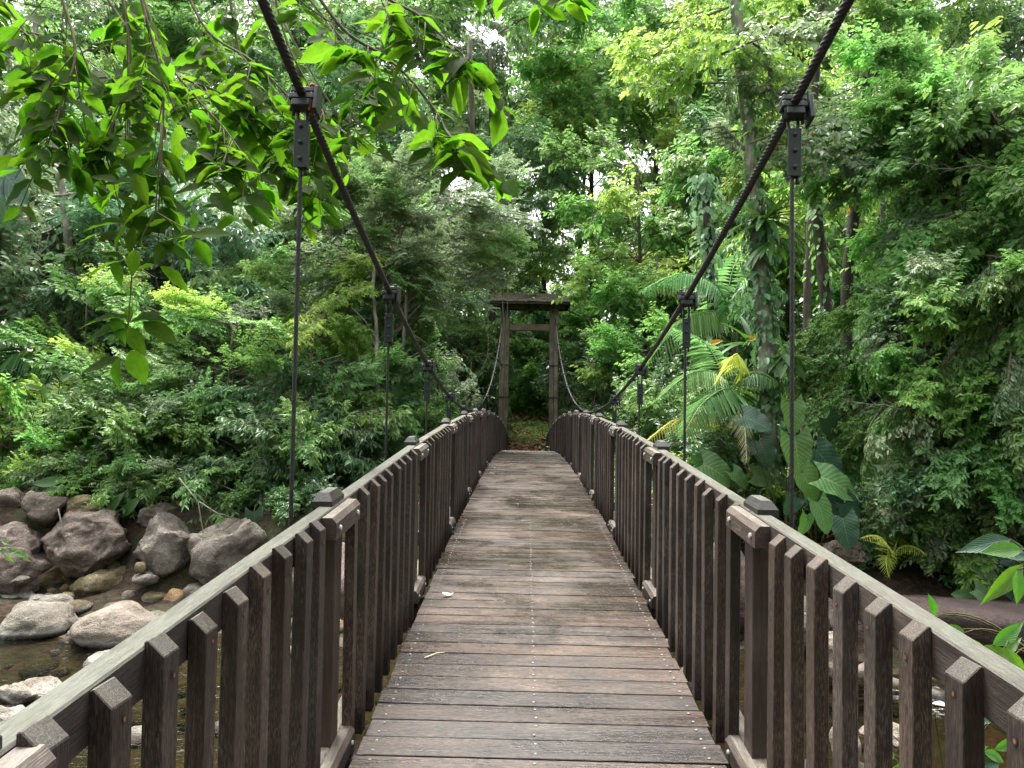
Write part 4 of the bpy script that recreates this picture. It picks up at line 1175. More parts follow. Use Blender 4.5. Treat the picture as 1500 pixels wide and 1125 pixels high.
# vine-clad trunks on the right
T1, f1, o1 = trunk_tree('thick pale forest trunk wrapped in creepers, right of the palm', [(1128, 745), (1126, 600), (1122, 480), (1112, 380), (1104, 280), (1097, 190), (1085, 90), (1075, -40)], 13.6, .19, .10, 1, 'barkpale',
    tops=[(1090, 60, 1.5, 1.0, 10), (1095, 210, .6, .5, 4)], lm=('lime', 'grey'), kind='mid', sc=.75, limbs=[([(1100, 230), (1060, 185), (1020, 190)], .03, .012)])
vine_on(f1, o1, .02, .62, .17, 1150, .17, .55, 'dark', 'dark heart-leaved creeper wrapped round the pale trunk beside the right hanger', 11, .30)
vine_on(f1, o1, .58, 1.0, .13, 620, .15, .5, 'mid', 'mid-green creeper high on the pale trunk beside the right hanger', 12, .25)
T2, f2, o2 = trunk_tree('dark trunk smothered in creeper above the palm, left of the pale trunk', [(1048, 640), (1044, 480), (1040, 380), (1034, 290), (1030, 255)], 17.5, .13, .08, 2)
vine_on(f2, o2, .35, 1.0, .12, 420, .20, .62, 'bluish', 'broad-leaved creeper covering the dark trunk above the palm', 13, .32)
T3, f3, o3 = trunk_tree('mossy forked tree behind the nearest right hanger with bare arching limbs', [(1215, 560), (1208, 420), (1198, 330), (1191, 240), (1190, 160), (1197, 90), (1200, 40), (1206, -40)], 16.0, .15, .07, 3,
    limbs=[([(1185, 96), (1160, 70), (1125, 35), (1085, 10), (1040, -8)], .055, .02), ([(1150, 60), (1110, 38), (1070, 28), (1000, 30), (960, 38)], .03, .010), ([(1193, 70), (1203, 45), (1222, 20), (1238, -10)], .04, .02), ([(1192, 155), (1235, 135), (1285, 115), (1330, 100)], .022, .008), ([(1193, 160), (1240, 150), (1270, 128), (1300, 120)], .018, .008)],
    tops=[(1120, 10, 1.6, .6, 7), (1230, 30, 1.0, .7, 5)], lm=('lime', 'grey'), kind='mid', sc=.7)
vine_on(f3, o3, .12, .55, .12, 240, .17, .5, 'mid', 'creeper leaves on the lower half of the mossy forked tree', 14, .25)
T4, f4, o4 = trunk_tree('dark slanting trunk left of the bright curtain, leaning right as it rises', [(1238, 560), (1243, 380), (1256, 290), (1262, 200), (1270, 140), (1272, 60), (1300, 45), (1312, -20)], 15.0, .13, .07, 4,
    limbs=[([(1270, 140), (1300, 80), (1296, 58), (1312, 0)], .05, .045), ([(1300, 62), (1340, 45), (1380, 25)], .02, .008)], tops=[(1270, 30, 1.2, .8, 6)], lm=('mid', 'lime'), kind='mid', sc=.7)
vine_on(f4, o4, .3, .8, .11, 220, .16, .45, 'dark', 'dark leaves climbing the slanting trunk left of the bright curtain', 15, .22)
trunk_tree('thin dark trunk close to the left edge of the leafy curtain', [(1300, 520), (1294, 400), (1292, 300), (1300, 220)], 16.5, .07, .05, 5)
trunk_tree('dark straight trunk in the shade right of the nearest right hanger', [(1180, 560), (1183, 400), (1188, 300)], 19.5, .12, .09, 6)
# trunks on the left
trunk_tree('bare pale trunk standing clear at the upper left behind the overhead leaves', [(108, 420), (98, 330), (88, 262), (78, 190), (66, 135), (60, 105), (50, 20)], 21, .13, .07, 7, 'barkpale', tops=[(55, 40, 1.6, 1.2, 7)], lm=('grey', 'mid'))
Tl, fl, ol = trunk_tree('dark leafy trunk below the overhead leaves at left', [(208, 470), (206, 350), (204, 280), (200, 200), (196, 80)], 22, .28, .2, 8)
vine_on(fl, ol, .1, .95, .2, 420, .30, .62, 'mid', 'large-leaved creeper climbing the dark trunk at left behind the leaf chain', 16, .4)
trunk_tree('slim pale trunk with forked branch right of the leaf chain', [(258, 460), (250, 330), (246, 250), (236, 120)], 19.5, .06, .04, 9, 'barkpale')
trunk_tree('slanting pale pole of a tree at lower left above the strap-leaved plant', [(236, 640), (222, 600), (206, 560)], 16.2, .045, .03, 10, 'barkpale')
trunk_tree('thin dark trunk left of the gate behind the spreading tree', [(700, 600), (698, 420), (694, 250), (688, 60)], 34, .16, .12, 17)
trunk_tree('thin straight dark trunk just right of the gate tower', [(876, 600), (874, 450), (870, 300)], 36, .14, .1, 18)

trunk_tree('pale thin trunk standing just above the railing beside the second left hanger', [(556, 680), (555, 600), (552, 540), (550, 470), (546, 420), (550, 380)], 15.9, .055, .035, 19, 'barkpale',
    limbs=[([(551, 500), (535, 470), (515, 450)], .02, .008), ([(553, 560), (590, 530), (640, 500)], .016, .005), ([(552, 545), (520, 560), (470, 575)], .014, .005)], tops=[(560, 375, .9, .3, 6)], kind='flat', lm=('grey', 'lime'), sc=.5)
trunk_tree('pale slanting trunk right of the second left hanger', [(570, 660), (588, 520), (596, 450), (600, 400)], 17.0, .05, .035, 20, 'barkpale', limbs=[([(592, 480), (620, 500), (660, 530)], .016, .005)])

# strap-leaved epiphytes on the pale trunk
def rosette(label, px, py, Y, L_, n, seed, mesh=STR, name='strap_leaf_epiphyte', up=.5, mat=None, fwd=.3):
    rnd = random.Random(seed); c = at(px, py, Y)
    root = empty(name, c); tag(root, label, 'plant')
    for i in range(n):
        a = 2 * PI * i / n + rnd.uniform(-.2, .2)
        xd = Vector((math.cos(a), math.sin(a) * .8 - fwd, rnd.uniform(up - .5, up + .4)))
        put_leaf(rnd.choice(mesh), root, c, c + Vector((0, 0, rnd.uniform(-.03, .03))), xd, Vector((0, -.1, 1)), L_ * rnd.uniform(.7, 1.15), mat=mat)
    return root
rosette('drooping strap-leaved epiphyte high on the pale trunk beside the right hanger', 1120, 322, 13.3, .85, 22, 21, up=.15)
rosette('second strap-leaved epiphyte just below on the pale trunk', 1134, 352, 13.35, .75, 20, 22, up=-.1)
rosette('strap-leaved epiphyte halfway down the pale trunk above the round leaves', 1148, 520, 13.3, .62, 16, 23, mesh=OBL, up=-.5)

# elephant ears
leaf_plant('elephant_ear_plant', 'climbing elephant-ear plant with big round leaves behind the nearest right hanger', 'plant', G(1150, 740, 12.4), [
    (1163, 610, 46, 12.0, -85), (1168, 664, 54, 11.8, -80), (1108, 618, 44, 12.2, -25, M['eardark']), (1213, 678, 56, 12.0, -50, M['eardark']), (1120, 662, 40, 12.4, -70, M['eardark']),
    (1220, 630, 44, 12.5, -60, M['eardark'])], EAR, seed=1)
leaf_plant('elephant_ear_plant', 'low elephant-ear plant with light green leaves right of the nearest right hanger', 'plant', G(1195, 790, 12.2), [
    (1186, 712, 50, 11.3, -60), (1230, 708, 58, 11.1, -18), (1206, 757, 50, 10.7, -70), (1250, 755, 48, 11.1, -55, M['eardark']), (1215, 735, 50, 11.4, -30, M['eardark']),
    (1180, 770, 36, 10.9, -95), (1240, 780, 46, 10.9, -80, M['eardark']), (1160, 740, 30, 11.3, -120, M['eardark'])], EAR + EARL, seed=2)
leaf_plant('elephant_ear_plant', 'elephant-ear plant beside the right railing under the drying palm fronds', 'plant', G(1060, 720, 12.8), [
    (1052, 690, 52, 12.6, -25), (1030, 680, 34, 12.9, -60), (1085, 700, 30, 12.6, -40), (1120, 700, 36, 12.8, -10)], EAR, seed=3)
leaf_plant('elephant_ear_plant', 'elephant-ear plant on the bank at far right above the mauve slab', 'plant', G(1440, 885, 11.0), [
    (1420, 832, 34, 10.9, -140), (1448, 845, 46, 10.7, -60), (1414, 873, 34, 10.5, -190), (1444, 872, 40, 10.4, -30), (1470, 812, 44, 10.9, -40, M['eardark']), (1490, 825, 40, 11.0, -30, M['eardark']), (1478, 860, 34, 10.8, -75, M['eardark'])], EARL + EAR[:1], seed=4)
leaf_plant('elephant_ear_plant', 'single dark heart-shaped leaf hanging over the lichen-white boulder', 'plant', G(372, 740, 13.9), [(374, 768, 40, 13.2, -80, M['eardark'])], EARL, seed=5)
leaf_plant('elephant_ear_plant', 'tall leafy aroid climbing left of the bridge behind the second left hanger', 'plant', G(590, 690, 16.5), [
    (600, 585, 30, 16.2, -20), (575, 600, 32, 16.2, -160), (597, 612, 34, 16.1, -15), (572, 628, 30, 16.1, -170), (600, 640, 30, 16.1, -30), (580, 655, 30, 16.0, -150), (604, 668, 28, 16.0, -20), (584, 576, 26, 16.3, -60, ), (566, 580, 24, 16.4, -200)], EARL + OBL, seed=6)
leaf_plant('philodendron', 'large pale bluish leaf drooping in from the left edge at mid height', 'plant', at(-60, 330, 7.5), [
    (14, 265, 78, 7.4, -50, M['eardark']), (5, 235, 60, 7.6, -5, M['eardark']), (-6, 300, 60, 7.4, -80, M['eardark'])], EARL, seed=7)
leaf_plant('ginger_plant', 'plant with long oblong light leaves at the left edge over the bank', 'plant', G(70, 680, 15.0), [
    (18, 566, 36, 14.6, 185), (48, 567, 24, 14.6, 160), (20, 590, 40, 14.5, 200), (65, 575, 34, 14.6, -70), (78, 578, 24, 14.6, -70), (92, 577, 22, 14.6, -75), (100, 550, 34, 14.8, 35), (115, 545, 34, 14.8, 60)], OBL, seed=8)
leaf_plant('ginger_plant', 'low plant with long glossy leaves on the left bank over the dark boulder', 'plant', G(215, 760, 13.9), [
    (178, 695, 46, 13.6, 195), (205, 690, 40, 13.6, 15), (222, 722, 34, 13.4, -85), (168, 738, 48, 13.3, 235), (190, 742, 44, 13.3, 225), (140, 748, 30, 13.4, 200), (72, 706, 46, 13.6, 185), (72, 722, 46, 13.5, 205), (75, 735, 42, 13.4, 240)], OBL, seed=9)
rosette('fountain of long strap leaves on the left bank under the leaf chain', 120, 655, 15.2, 1.1, 20, 24, name='strap_leaf_plant', up=.9)
rosette('second clump of strap leaves left of the leaning pale stem', 165, 640, 15.4, 1.0, 14, 25, name='strap_leaf_plant', up=1.1)
rosette('small fern-like rosette on the bank top at the left edge', 22, 718, 14.2, .45, 16, 26, name='rosette_fern', up=.5, mat=None)
rosette('pale strap-leaved clump seen between the two nearest right hangers', 1100, 505, 15.0, .8, 16, 27, name='strap_leaf_plant', up=.6)

# palm fronds
def frond(pts, ll, n, mat, parent, o, droop=.5, seed=0, wd=.075, ybow=.0):
    rg = np.random.default_rng(seed); P0 = [Vector(p) for p in pts]
    def cr(t_):
        m = len(P0) - 1; i = min(m - 1, int(t_ * m)); f = t_ * m - i
        a = P0[max(0, i - 1)]; b = P0[i]; c = P0[i + 1]; d = P0[min(m, i + 2)]
        return .5 * ((2 * b) + (c - a) * f + (2 * a - 5 * b + 4 * c - d) * f * f + (3 * b - a - 3 * c + d) * f ** 3)
    C_ = [cr(i / 24) for i in range(25)]
    mb = MB(); mb.tube([p - o for p in C_], [.018 * (1 - i / 26) + .003 for i in range(25)], 4)
    P, D, N, LL = [], [], [], []
    for i in range(n):
        t_ = .12 + .88 * i / n; p = cr(t_); d = (cr(min(1, t_ + .02)) - cr(max(0, t_ - .02))).normalized()
        sd = d.cross(Vector((0, -.45, 1))).normalized()
        for s_ in (-1, 1):
            l = ll * (math.sin(PI * min(1, .18 + t_ * .80)) ** .7) * rg.uniform(.85, 1.1)
            P.append(p - o); D.append(d * (.55 + .5 * t_) + sd * s_ * 1.0 + Vector((0, 0, -droop * rg.uniform(.6, 1.3)))); N.append(Vector((0, -.35, 1)) + sd * s_ * -.5); LL.append(l)
    P, D, N, LL = map(np.array, (P, D, N, LL))
    # leaflets of two jointed pieces so that they arch
    D1 = unit(D); V1, F1 = leaves(P, D1, N, LL, LL * wd, fold=.3, droop=.28)
    TV = np.array(mb.v); V = np.concatenate([TV, V1]); Fq = [np.array([f for f in mb.f if len(f) == 4]), F1 + len(TV)]
    tn = rg.uniform(0, .85, len(P))
    nt = len(Fq[0])
    me = npmesh('frond', V, Fq, [mat], tone=np.concatenate([np.full(nt, .6), tn, tn]))
    ob = link(bpy.data.objects.new('frond', me)); ob.parent = parent
    return ob
def palm(label, base, fr, trunk_h, r, seed, name='palm_tree'):
    b = Vector(base); root = empty(name, b); tag(root, label, 'palm')
    if trunk_h > 0:
        mb = MB(); mb.tube([(0, 0, -.2), (.05, 0, trunk_h * .5), (0, 0, trunk_h)], [r * 1.2, r, r * .85], 8); mb.build('trunk', M['bark'], root)
    for k, (pts, ll, n, mt, dr) in enumerate(fr):
        frond([at(a, b_, c) for a, b_, c in pts], ll, n, M[mt], root, b, dr, seed * 20 + k)
    return root
palm('arching green palm beside the right railing with drying and yellow fronds', G(1078, 700, 14.0), [
    ([(1080, 620, 14.0), (1062, 555, 13.7), (1015, 545, 13.3), (958, 590, 12.9)], .62, 40, 'frond', .55),
    ([(1080, 620, 14.0), (1085, 560, 13.6), (1110, 545, 13.3), (1140, 560, 13.0)], .55, 34, 'frond', .7),
    ([(1082, 615, 14.0), (1070, 570, 13.4), (1030, 590, 12.7), (1000, 640, 12.2)], .65, 40, 'frond', .5),
    ([(1082, 610, 14.0), (1085, 535, 13.7), (1075, 520, 13.4), (1048, 562, 13.0)], .42, 34, 'frondlime', 1.3),
    ([(1080, 625, 14.0), (1080, 605, 13.4), (1090, 620, 12.9), (1094, 678, 12.6)], .40, 36, 'fronddry', 1.5),
    ([(1078, 640, 14.0), (1040, 610, 13.4), (990, 615, 12.9), (945, 648, 12.5)], .40, 36, 'frondlime', .8),
    ([(1080, 620, 14.0), (1055, 540, 14.2), (1030, 500, 14.5), (985, 480, 14.8)], .55, 36, 'frond', .5),
], .9, .06, 1)
palm('tall palm behind the second right hanger with fronds reaching toward the gate', G(1075, 640, 17.0), [
    ([(1072, 470, 17.0), (1050, 455, 16.7), (1000, 470, 16.3), (950, 530, 16.0)], .85, 40, 'frond', .7),
    ([(1072, 470, 17.0), (1050, 420, 16.8), (1000, 400, 16.5), (940, 425, 16.2)], .75, 40, 'frond', .6),
    ([(1072, 470, 17.0), (1080, 420, 16.8), (1110, 400, 16.4), (1150, 430, 16.0)], .75, 36, 'frond', .6),
    ([(1072, 470, 17.0), (1065, 440, 17.6), (1080, 380, 18.2), (1120, 350, 19.0)], .75, 36, 'frond', .5),
    ([(1072, 470, 17.0), (1090, 450, 16.6), (1125, 470, 16.2), (1150, 530, 16.0)], .70, 36, 'frond', .8)], 3.6, .09, 2)
palm('little yellow-green palm on the bank behind the right railing', G(1300, 820, 11.6), [
    ([(1302, 828, 11.6), (1300, 800, 11.3), (1285, 785, 11.1), (1262, 788, 10.9)], .20, 20, 'frondlime', .5),
    ([(1302, 828, 11.6), (1315, 805, 11.4), (1335, 800, 11.2), (1356, 812, 11.0)], .20, 20, 'frondlime', .5),
    ([(1302, 828, 11.6), (1300, 815, 11.2), (1298, 825, 11.0), (1302, 846, 10.9)], .18, 18, 'frondlime', .8),
    ([(1302, 828, 11.6), (1312, 800, 11.6), (1318, 785, 11.7), (1330, 775, 11.8)], .20, 18, 'frondlime', .4)], .12, .02, 3, 'palm_seedling')
palm('second palm in shade behind the curtain edge with whitish bare fronds', G(1230, 700, 15.0), [
    ([(1235, 620, 15.0), (1215, 580, 14.6), (1230, 570, 14.3), (1255, 600, 14.0)], .4, 30, 'fronddry', .9),
    ([(1235, 620, 15.0), (1260, 560, 14.8), (1290, 560, 14.6), (1310, 590, 14.4)], .5, 30, 'frond', .7)], .5, .05, 4)
palm('feathery palm in the gloom at far left behind the grey-green trees', G(10, 600, 19.0), [
    ([(10, 560, 19), (-10, 500, 18.6), (20, 470, 18.2), (60, 500, 17.8)], .8, 36, 'frond', .7),
    ([(10, 560, 19), (20, 520, 18.4), (60, 520, 17.8), (90, 560, 17.2)], .8, 36, 'frond', .7),
    ([(10, 560, 19), (40, 440, 19.2), (80, 430, 19.2), (130, 470, 19.2)], .8, 36, 'frond', .7)], 1.8, .07, 5)

# yellow leaves glowing in the shade by the palm
def gold(px, py, Y, s, ang, label):
    c = at(px, py, Y); root = empty('yellow_leaf', c); ob = put_leaf(OBL[0], root, c, c, (math.cos(R(ang)), -.1, math.sin(R(ang))), (0, -1, .5), s, mat=M['gold'])
    tag(root, label, 'leaf')
M['gold'] = bigleaf('yellowing_leaf', (.55, .30, .02), (.6, .4, .1), (.8, .45, .02), .4)
gold(1036, 505, 15.5, .36, 20, 'orange-yellow dying leaf left of the pale trunk by the upper palm')
gold(1092, 500, 14.6, .4, 25, 'orange-yellow dying leaf just left of the creeper-wrapped trunk')
gold(1240, 318, 15.5, .5, 60, 'yellow leaf between the slanting trunk and the mossy forked tree')

# hanging thin lianas
def liana(label, pts, Y, r, mt='twig'):
    P = [at(a, b, Y) for a, b in pts]; o = P[0]; mb = MB()
    fine = []
    for i in range(len(P) - 1):
        for k in range(5): fine.append(P[i].lerp(P[i + 1], k / 5) - o + Vector((random.uniform(-.012, .012), 0, 0)))
    fine.append(P[-1] - o); mb.tube(fine, r, 5); ob = mb.build('liana', M[mt], None, o); tag(ob, label, 'liana')
liana('thin liana hanging past the left gate post from above the roof', [(738, 150), (741, 300), (744, 420), (742, 520), (728, 560)], 28, .018)
liana('thin liana looping beside the left of the gate roof', [(716, 260), (712, 400), (716, 520), (704, 545)], 27, .015)
liana('bare liana hanging left of the gate under the spreading tree', [(735, 200), (733, 330), (737, 470), (741, 600)], 30, .02)
liana('curly pale root hanging behind the leaf chain at left', [(246, 250), (243, 290), (247, 320), (243, 345)], 17, .02, 'barkpale')
liana('long bare liana hanging from the mossy limbs at upper right', [(1038, -20), (1042, 60), (1040, 140)], 16, .02)
liana('pale diagonal twig reaching over the left bank behind the nearest left hanger', [(335, 595), (380, 560), (430, 540), (500, 520)], 15.5, .014, 'barkpale')
liana('pale forked twig over the left bank boulders', [(180, 675), (250, 678), (300, 700), (360, 726)], 14.0, .012, 'barkpale')

rb = random.Random(31)
for (px, py, Y, ln, sg) in [(430, 575, 15.3, 1.6, -1), (360, 520, 16.0, 1.5, 1), (480, 500, 16.2, 1.8, -1), (620, 470, 17.0, 1.8, 1), (660, 400, 18.0, 1.6, 1), (300, 600, 15.2, 1.3, 1), (520, 600, 15.8, 1.2, -1), (640, 520, 20.0, 2.0, 1), (1400, 430, 10.3, 1.2, -1), (1330, 600, 10.6, 1.0, -1), (1450, 620, 10.2, 1.1, 1), (1250, 420, 12.0, 1.2, 1), (1460, 250, 10.8, 1.3, -1), (250, 560, 15.6, 1.3, -1), (400, 660, 14.6, 1.2, 1)]:
    c = at(px, py, Y); mb = MB(); q = [Vector((0, 0, 0))]
    for k in range(6): q.append(q[-1] + Vector((sg * ln / 6, rb.uniform(-.08, .08), rb.uniform(-.10, .16) * ln / 2)))
    mb.tube(q, [.012, .011, .009, .008, .006, .005, .003], 5)
    for k in range(1, 6):
        e = q[k]
        for s_ in (-1, 1):
            f = e + Vector((sg * rb.uniform(.1, .3) * ln * .6, rb.uniform(-.15, .15), s_ * rb.uniform(.05, .22) * ln)); mb.tube([e, (e + f) / 2 + Vector((0, 0, .03)), f], [.006, .004, .002], 4)
    place = 'low on the left bank' if px < 700 and py > 540 else 'amid the left-hand foliage' if px < 700 else 'inside the right-hand leafy curtain'
    o = mb.build('bare_branch', M['barkpale'], None, c); tag(o, 'bare pale forked branch ' + place, 'branch', 'bare forked branches ' + place)

# ------------------------------------------------------------------ ground cover and litter
rg = np.random.default_rng(99)
def scatter(n, xr, yr, keep, h, leaf, ratio, up, seed, per=7):
    rg = np.random.default_rng(seed)
    x = rg.uniform(*xr, n); y = rg.uniform(*yr, n)
    dens = np.array([mnoise.noise(Vector((a * .6, b * .6, 9))) for a, b in zip(x, y)])
    k = keep(x, y) & (dens > -.18 + rg.uniform(-.2, .2, n)); x, y, dens = x[k], y[k], dens[k]
    z = ground(x, y)
    m = len(x); hh = h * rg.uniform(.2, 1, m) * (.6 + dens.clip(0, 1) * 1.6)
    P, D, N, LL = [], [], [], []
    for j in range(per):
        a = rg.uniform(0, 2 * PI, m); f = (j + 1) / per
        P.append(np.stack([x + np.cos(a) * .06 * per / 7, y + np.sin(a) * .06, z + hh * f], -1))
        D.append(np.stack([np.cos(a), np.sin(a), rg.uniform(-.4, .5, m) * up], -1))
        N.append(np.stack([rg.normal(0, .3, m), rg.normal(-.2, .3, m), np.ones(m)], -1)); LL.append(leaf * rg.uniform(.5, 1.3, m))
    P, D, N, LL = map(np.concatenate, (P, D, N, LL))
    return P, D, N, LL
def sheet(name, P, D, N, LL, ratio, mat, fold=.15, tones=(0, .9)):
    V, Fq = leaves(P, D, N, LL, LL * ratio, fold=fold)
    tn = rg.uniform(*tones, len(P))
    me = npmesh(name, V, [Fq], [mat], tone=np.concatenate([tn, tn]))
    ob = link(bpy.data.objects.new(name, me)); ob['kind'] = 'stuff'; return ob
def wl_of(x): return 11.0 + .35 * np.sin(x * .7 + 1) - ss(3, 7, x) * 1.6 + .2 * np.sin(x * 2.1) + ss(-8, -14, x) * -1.0
okl = lambda x, y: (y > wl_of(x) + np.where(x < 0, 3.1, 3.4)) & ((np.abs(x) > 1.9) | ((y > 16) & (y < 29))) & ~((np.abs(x) < 1.5) & (y > 28))
sheet('ground_cover', *scatter(9000, (-16, 16), (13, 34), okl, .45, .13, .5, 1, 5), .45, L['mid'])
sheet('ground_cover', *scatter(6000, (-15, 15), (13, 24), okl, .30, .10, .5, 1, 6), .5, L['vivid'], tones=(0, 1))
sheet('ground_cover', *scatter(4500, (-25, 25), (33, 60), lambda x, y: np.abs(x) > 1.3 + (y - 33) * .02, .8, .22, .5, 1, 7), .45, L['dark'])
sheet('ground_cover', *scatter(1500, (-3, 3), (35, 46), lambda x, y: x == x, .5, .16, .5, 1, 6), .45, L['vivid'], tones=(0, 1))
def litter(n, xr, yr, keep, size, seed):
    rg = np.random.default_rng(seed); x = rg.uniform(*xr, n); y = rg.uniform(*yr, n); k = keep(x, y); x, y = x[k], y[k]; m = len(x)
    a = rg.uniform(0, 2 * PI, m)
    return (np.stack([x, y, ground(x, y) + rg.uniform(.03, .12, m)], -1), np.stack([np.cos(a), np.sin(a), rg.normal(0, .35, m)], -1), np.stack([rg.normal(0, .5, m), rg.normal(-.2, .5, m), np.ones(m)], -1), size * rg.uniform(.6, 1.3, m))
sheet('leaf_litter', *litter(6000, (-3.5, 3.5), (32.5, 44), lambda x, y: x == x, .20, 8), .5, L['litter'], .3, (0, 1))
sheet('leaf_litter', *litter(9000, (-13, 12), (12.5, 20), lambda x, y: y > wl_of(x) + 2.7, .13, 9), .5, L['litter'], .3, (0, 1))

# unseen near-bank woods: one leaf mass behind the viewpoint, added to shade camera-facing faces
rgb = np.random.default_rng(55); nn = 30000
az = rgb.uniform(PI * 1.0 + .12, PI * 2 - .12, nn); rad = rgb.uniform(11, 26, nn); zz = rgb.uniform(0, 1, nn) ** .8 * 9 + 1.5
P = np.stack([np.cos(az) * rad, -3 + np.sin(az) * rad, zz], -1)
dn = np.array([mnoise.noise(Vector(q) * .22) for q in P]); P = P[dn > -.15]; m = len(P)
sheet('unseen_shade_woods', P, rgb.normal(0, 1, (m, 3)) + np.array([0, 0, -.3]), rgb.normal(0, .5, (m, 3)) + np.array([0, 0, 1.0]), rgb.uniform(.5, .95, m), .5, L['dark'])
# ------------------------------------------------------------------ branches overhead at upper left, each leaf an object
OV = [nurbs_leaf('leaf', w_, M['over'], 10, 6, peak=.42, acum=1.15, droop=d_, cup=c_, wave=.04) for w_, d_, c_ in ((.50, .10, .10), (.44, .25, .20), (.56, .16, .05), (.40, .38, .15), (.50, -.08, .14))]
def over_branch(label, px, Y0, Y1, r0, ntw, seed, ls=.21, tw=(.18, .5), nodes=(2, 4), t0=.12, dens=1.0, tip=True, hangf=.38):
    rnd = random.Random(seed)
    P = [at(a, b, Y0 + (Y1 - Y0) * i / (len(px) - 1)) for i, (a, b) in enumerate(px)]
    o = P[0].copy(); root = empty('overhanging_branch', o); tag(root, label, 'branch')
    m = len(P) - 1
    def cr(t_):
        i = min(m - 1, int(t_ * m)); f = t_ * m - i
        a = P[max(0, i - 1)]; b = P[i]; c = P[i + 1]; d = P[min(m, i + 2)]
        return .5 * ((2 * b) + (c - a) * f + (2 * a - 5 * b + 4 * c - d) * f * f + (3 * b - a - 3 * c + d) * f ** 3)
    mb = MB(); n = 26; mb.tube([cr(i / n) - o for i in range(n + 1)], [r0 * (1 - .75 * i / n) for i in range(n + 1)], 6)
    def node(p, d, s):
        sd = d.cross(Vector((0, 0, 1)));
        if sd.length < .2: sd = Vector((1, 0, 0))
        sd.normalize()
        if rnd.random() < .5: sd = (sd + Vector((0, 0, rnd.uniform(-.3, .3))) + Vector((rnd.uniform(-.5, .5), rnd.uniform(-.5, .5), 0))).normalized()
        for k in (-1, 1):
            if rnd.random() < .08: continue
            xd = sd * k * rnd.uniform(.8, 1.1) + d * rnd.uniform(.2, .7) + Vector((0, 0, -rnd.uniform(.05, .9) * hangf * 1.3))
            nm = Vector((rnd.uniform(-.6, .6), rnd.uniform(-1.3, .6), 1))
            L_ = s * rnd.uniform(.55, 1.12)
            A_ = p + xd.normalized() * .012
            put_leaf(rnd.choice(OV), root, o, A_, xd, nm, L_)
    for i in range(ntw):
        t_ = t0 + (1 - t0) * (i + rnd.uniform(.1, .9)) / ntw
        p = cr(t_); d = (cr(min(1, t_ + .03)) - cr(max(0, t_ - .03))).normalized()
        ang = rnd.uniform(.4, 1.2) * rnd.choice((-1, 1))
        td = Matrix.Rotation(ang, 3, 'Z') @ d
        td = (td + Vector((rnd.uniform(-.3, .3), rnd.uniform(-.25, .25), -rnd.uniform(.1, 1.0) * hangf))).normalized()
        l = rnd.uniform(*tw); nn = rnd.randint(*nodes)
        pts = [p + td * l * k / 4 + Vector((0, 0, -.10 * l * (k / 4) ** 2)) for k in range(5)]
        mb.tube([q - o for q in pts], [.0040, .0036, .0030, .0026, .002], 4)
        for k in range(nn):
            f = .35 + .65 * (k + 1) / nn
            node(pts[0].lerp(pts[-1], f), td, ls * (1 - .1 * (nn - k == 1)))
    if tip:
        for k in range(3): node(cr(1 - .06 * k), (cr(1) - cr(.9)).normalized(), ls)
    mb.build('stem', M['stem'], root)
    return root
ob = over_branch
ob('leafy branch filling the top left corner above the pale trunk', [(-60, -80), (-5, -10), (45, 60), (75, 120)], 4.2, 3.9, .012, 12, 1, 0.199)
ob('leafy branch arching from the top edge toward the pale trunk', [(60, -90), (95, 10), (110, 80), (90, 150), (80, 190)], 4.0, 3.6, .011, 14, 2, 0.199)
ob('leafy branch dropping from the top edge above the leaf chain', [(150, -90), (180, 0), (190, 90), (175, 160), (150, 215)], 4.3, 3.9, .012, 17, 3, 0.209)
ob('long thin branch ending in the hanging leaf chain, its middle part among the overhead leaves', [(185, -80), (215, 30), (238, 120), (237, 220), (232, 300)], 4.0, 3.7, .010, 11, 4, 0.199)
ob('branch slanting down right from the top edge left of the nearest left clamp', [(190, -70), (235, 70), (285, 140), (330, 190), (365, 240)], 4.8, 4.3, .013, 19, 5, 0.219)
ob('branch crossing behind the main cable above the nearest left clamp', [(250, -70), (300, 40), (370, 90), (430, 150), (470, 200)], 5.4, 4.8, .014, 20, 6, 0.229)
ob('branch just left of the nearest left clamp with brightly lit leaves', [(330, -60), (345, 50), (370, 140), (400, 200), (420, 245)], 5.8, 5.2, .013, 17, 7, 0.239)
ob('branch behind the nearest left clamp trailing toward the hanger', [(390, -60), (420, 60), (460, 140), (475, 180), (455, 250)], 6.0, 5.4, .012, 15, 8, 0.229)
ob('branch between the main cable and the long drooping branch', [(400, -70), (470, 20), (520, 80), (545, 120), (550, 160)], 5.2, 4.7, .012, 15, 9, 0.219)
ob('long drooping branch reaching furthest right above the spreading tree', [(430, -60), (500, 40), (560, 80), (600, 115), (640, 165), (655, 195), (672, 205)], 3.9, 3.4, .011, 20, 10, 0.189, tw=(.12, .30))
ob('branch with large dark leaves at the top edge left of centre', [(520, -80), (560, -10), (610, 20), (650, 55), (690, 90)], 3.4, 3.0, .010, 12, 11, 0.189, tw=(.10, .28))
ob('leaf tips dipping from the top edge at centre', [(660, -90), (700, -50), (745, -22), (790, -8), (840, -2)], 3.3, 3.0, .008, 8, 12, 0.169, tw=(.05, .14), nodes=(1, 2))
ob('dense leafy branch in the middle of the overhead foliage', [(120, -60), (200, 60), (260, 110), (310, 130), (350, 150)], 5.0, 4.7, .012, 19, 13, 0.209)
ob('sparse leafy branch at left above the grey-green trees', [(-60, 30), (0, 40), (70, 55), (130, 90), (175, 120)], 4.9, 4.6, .012, 17, 14, 0.219)
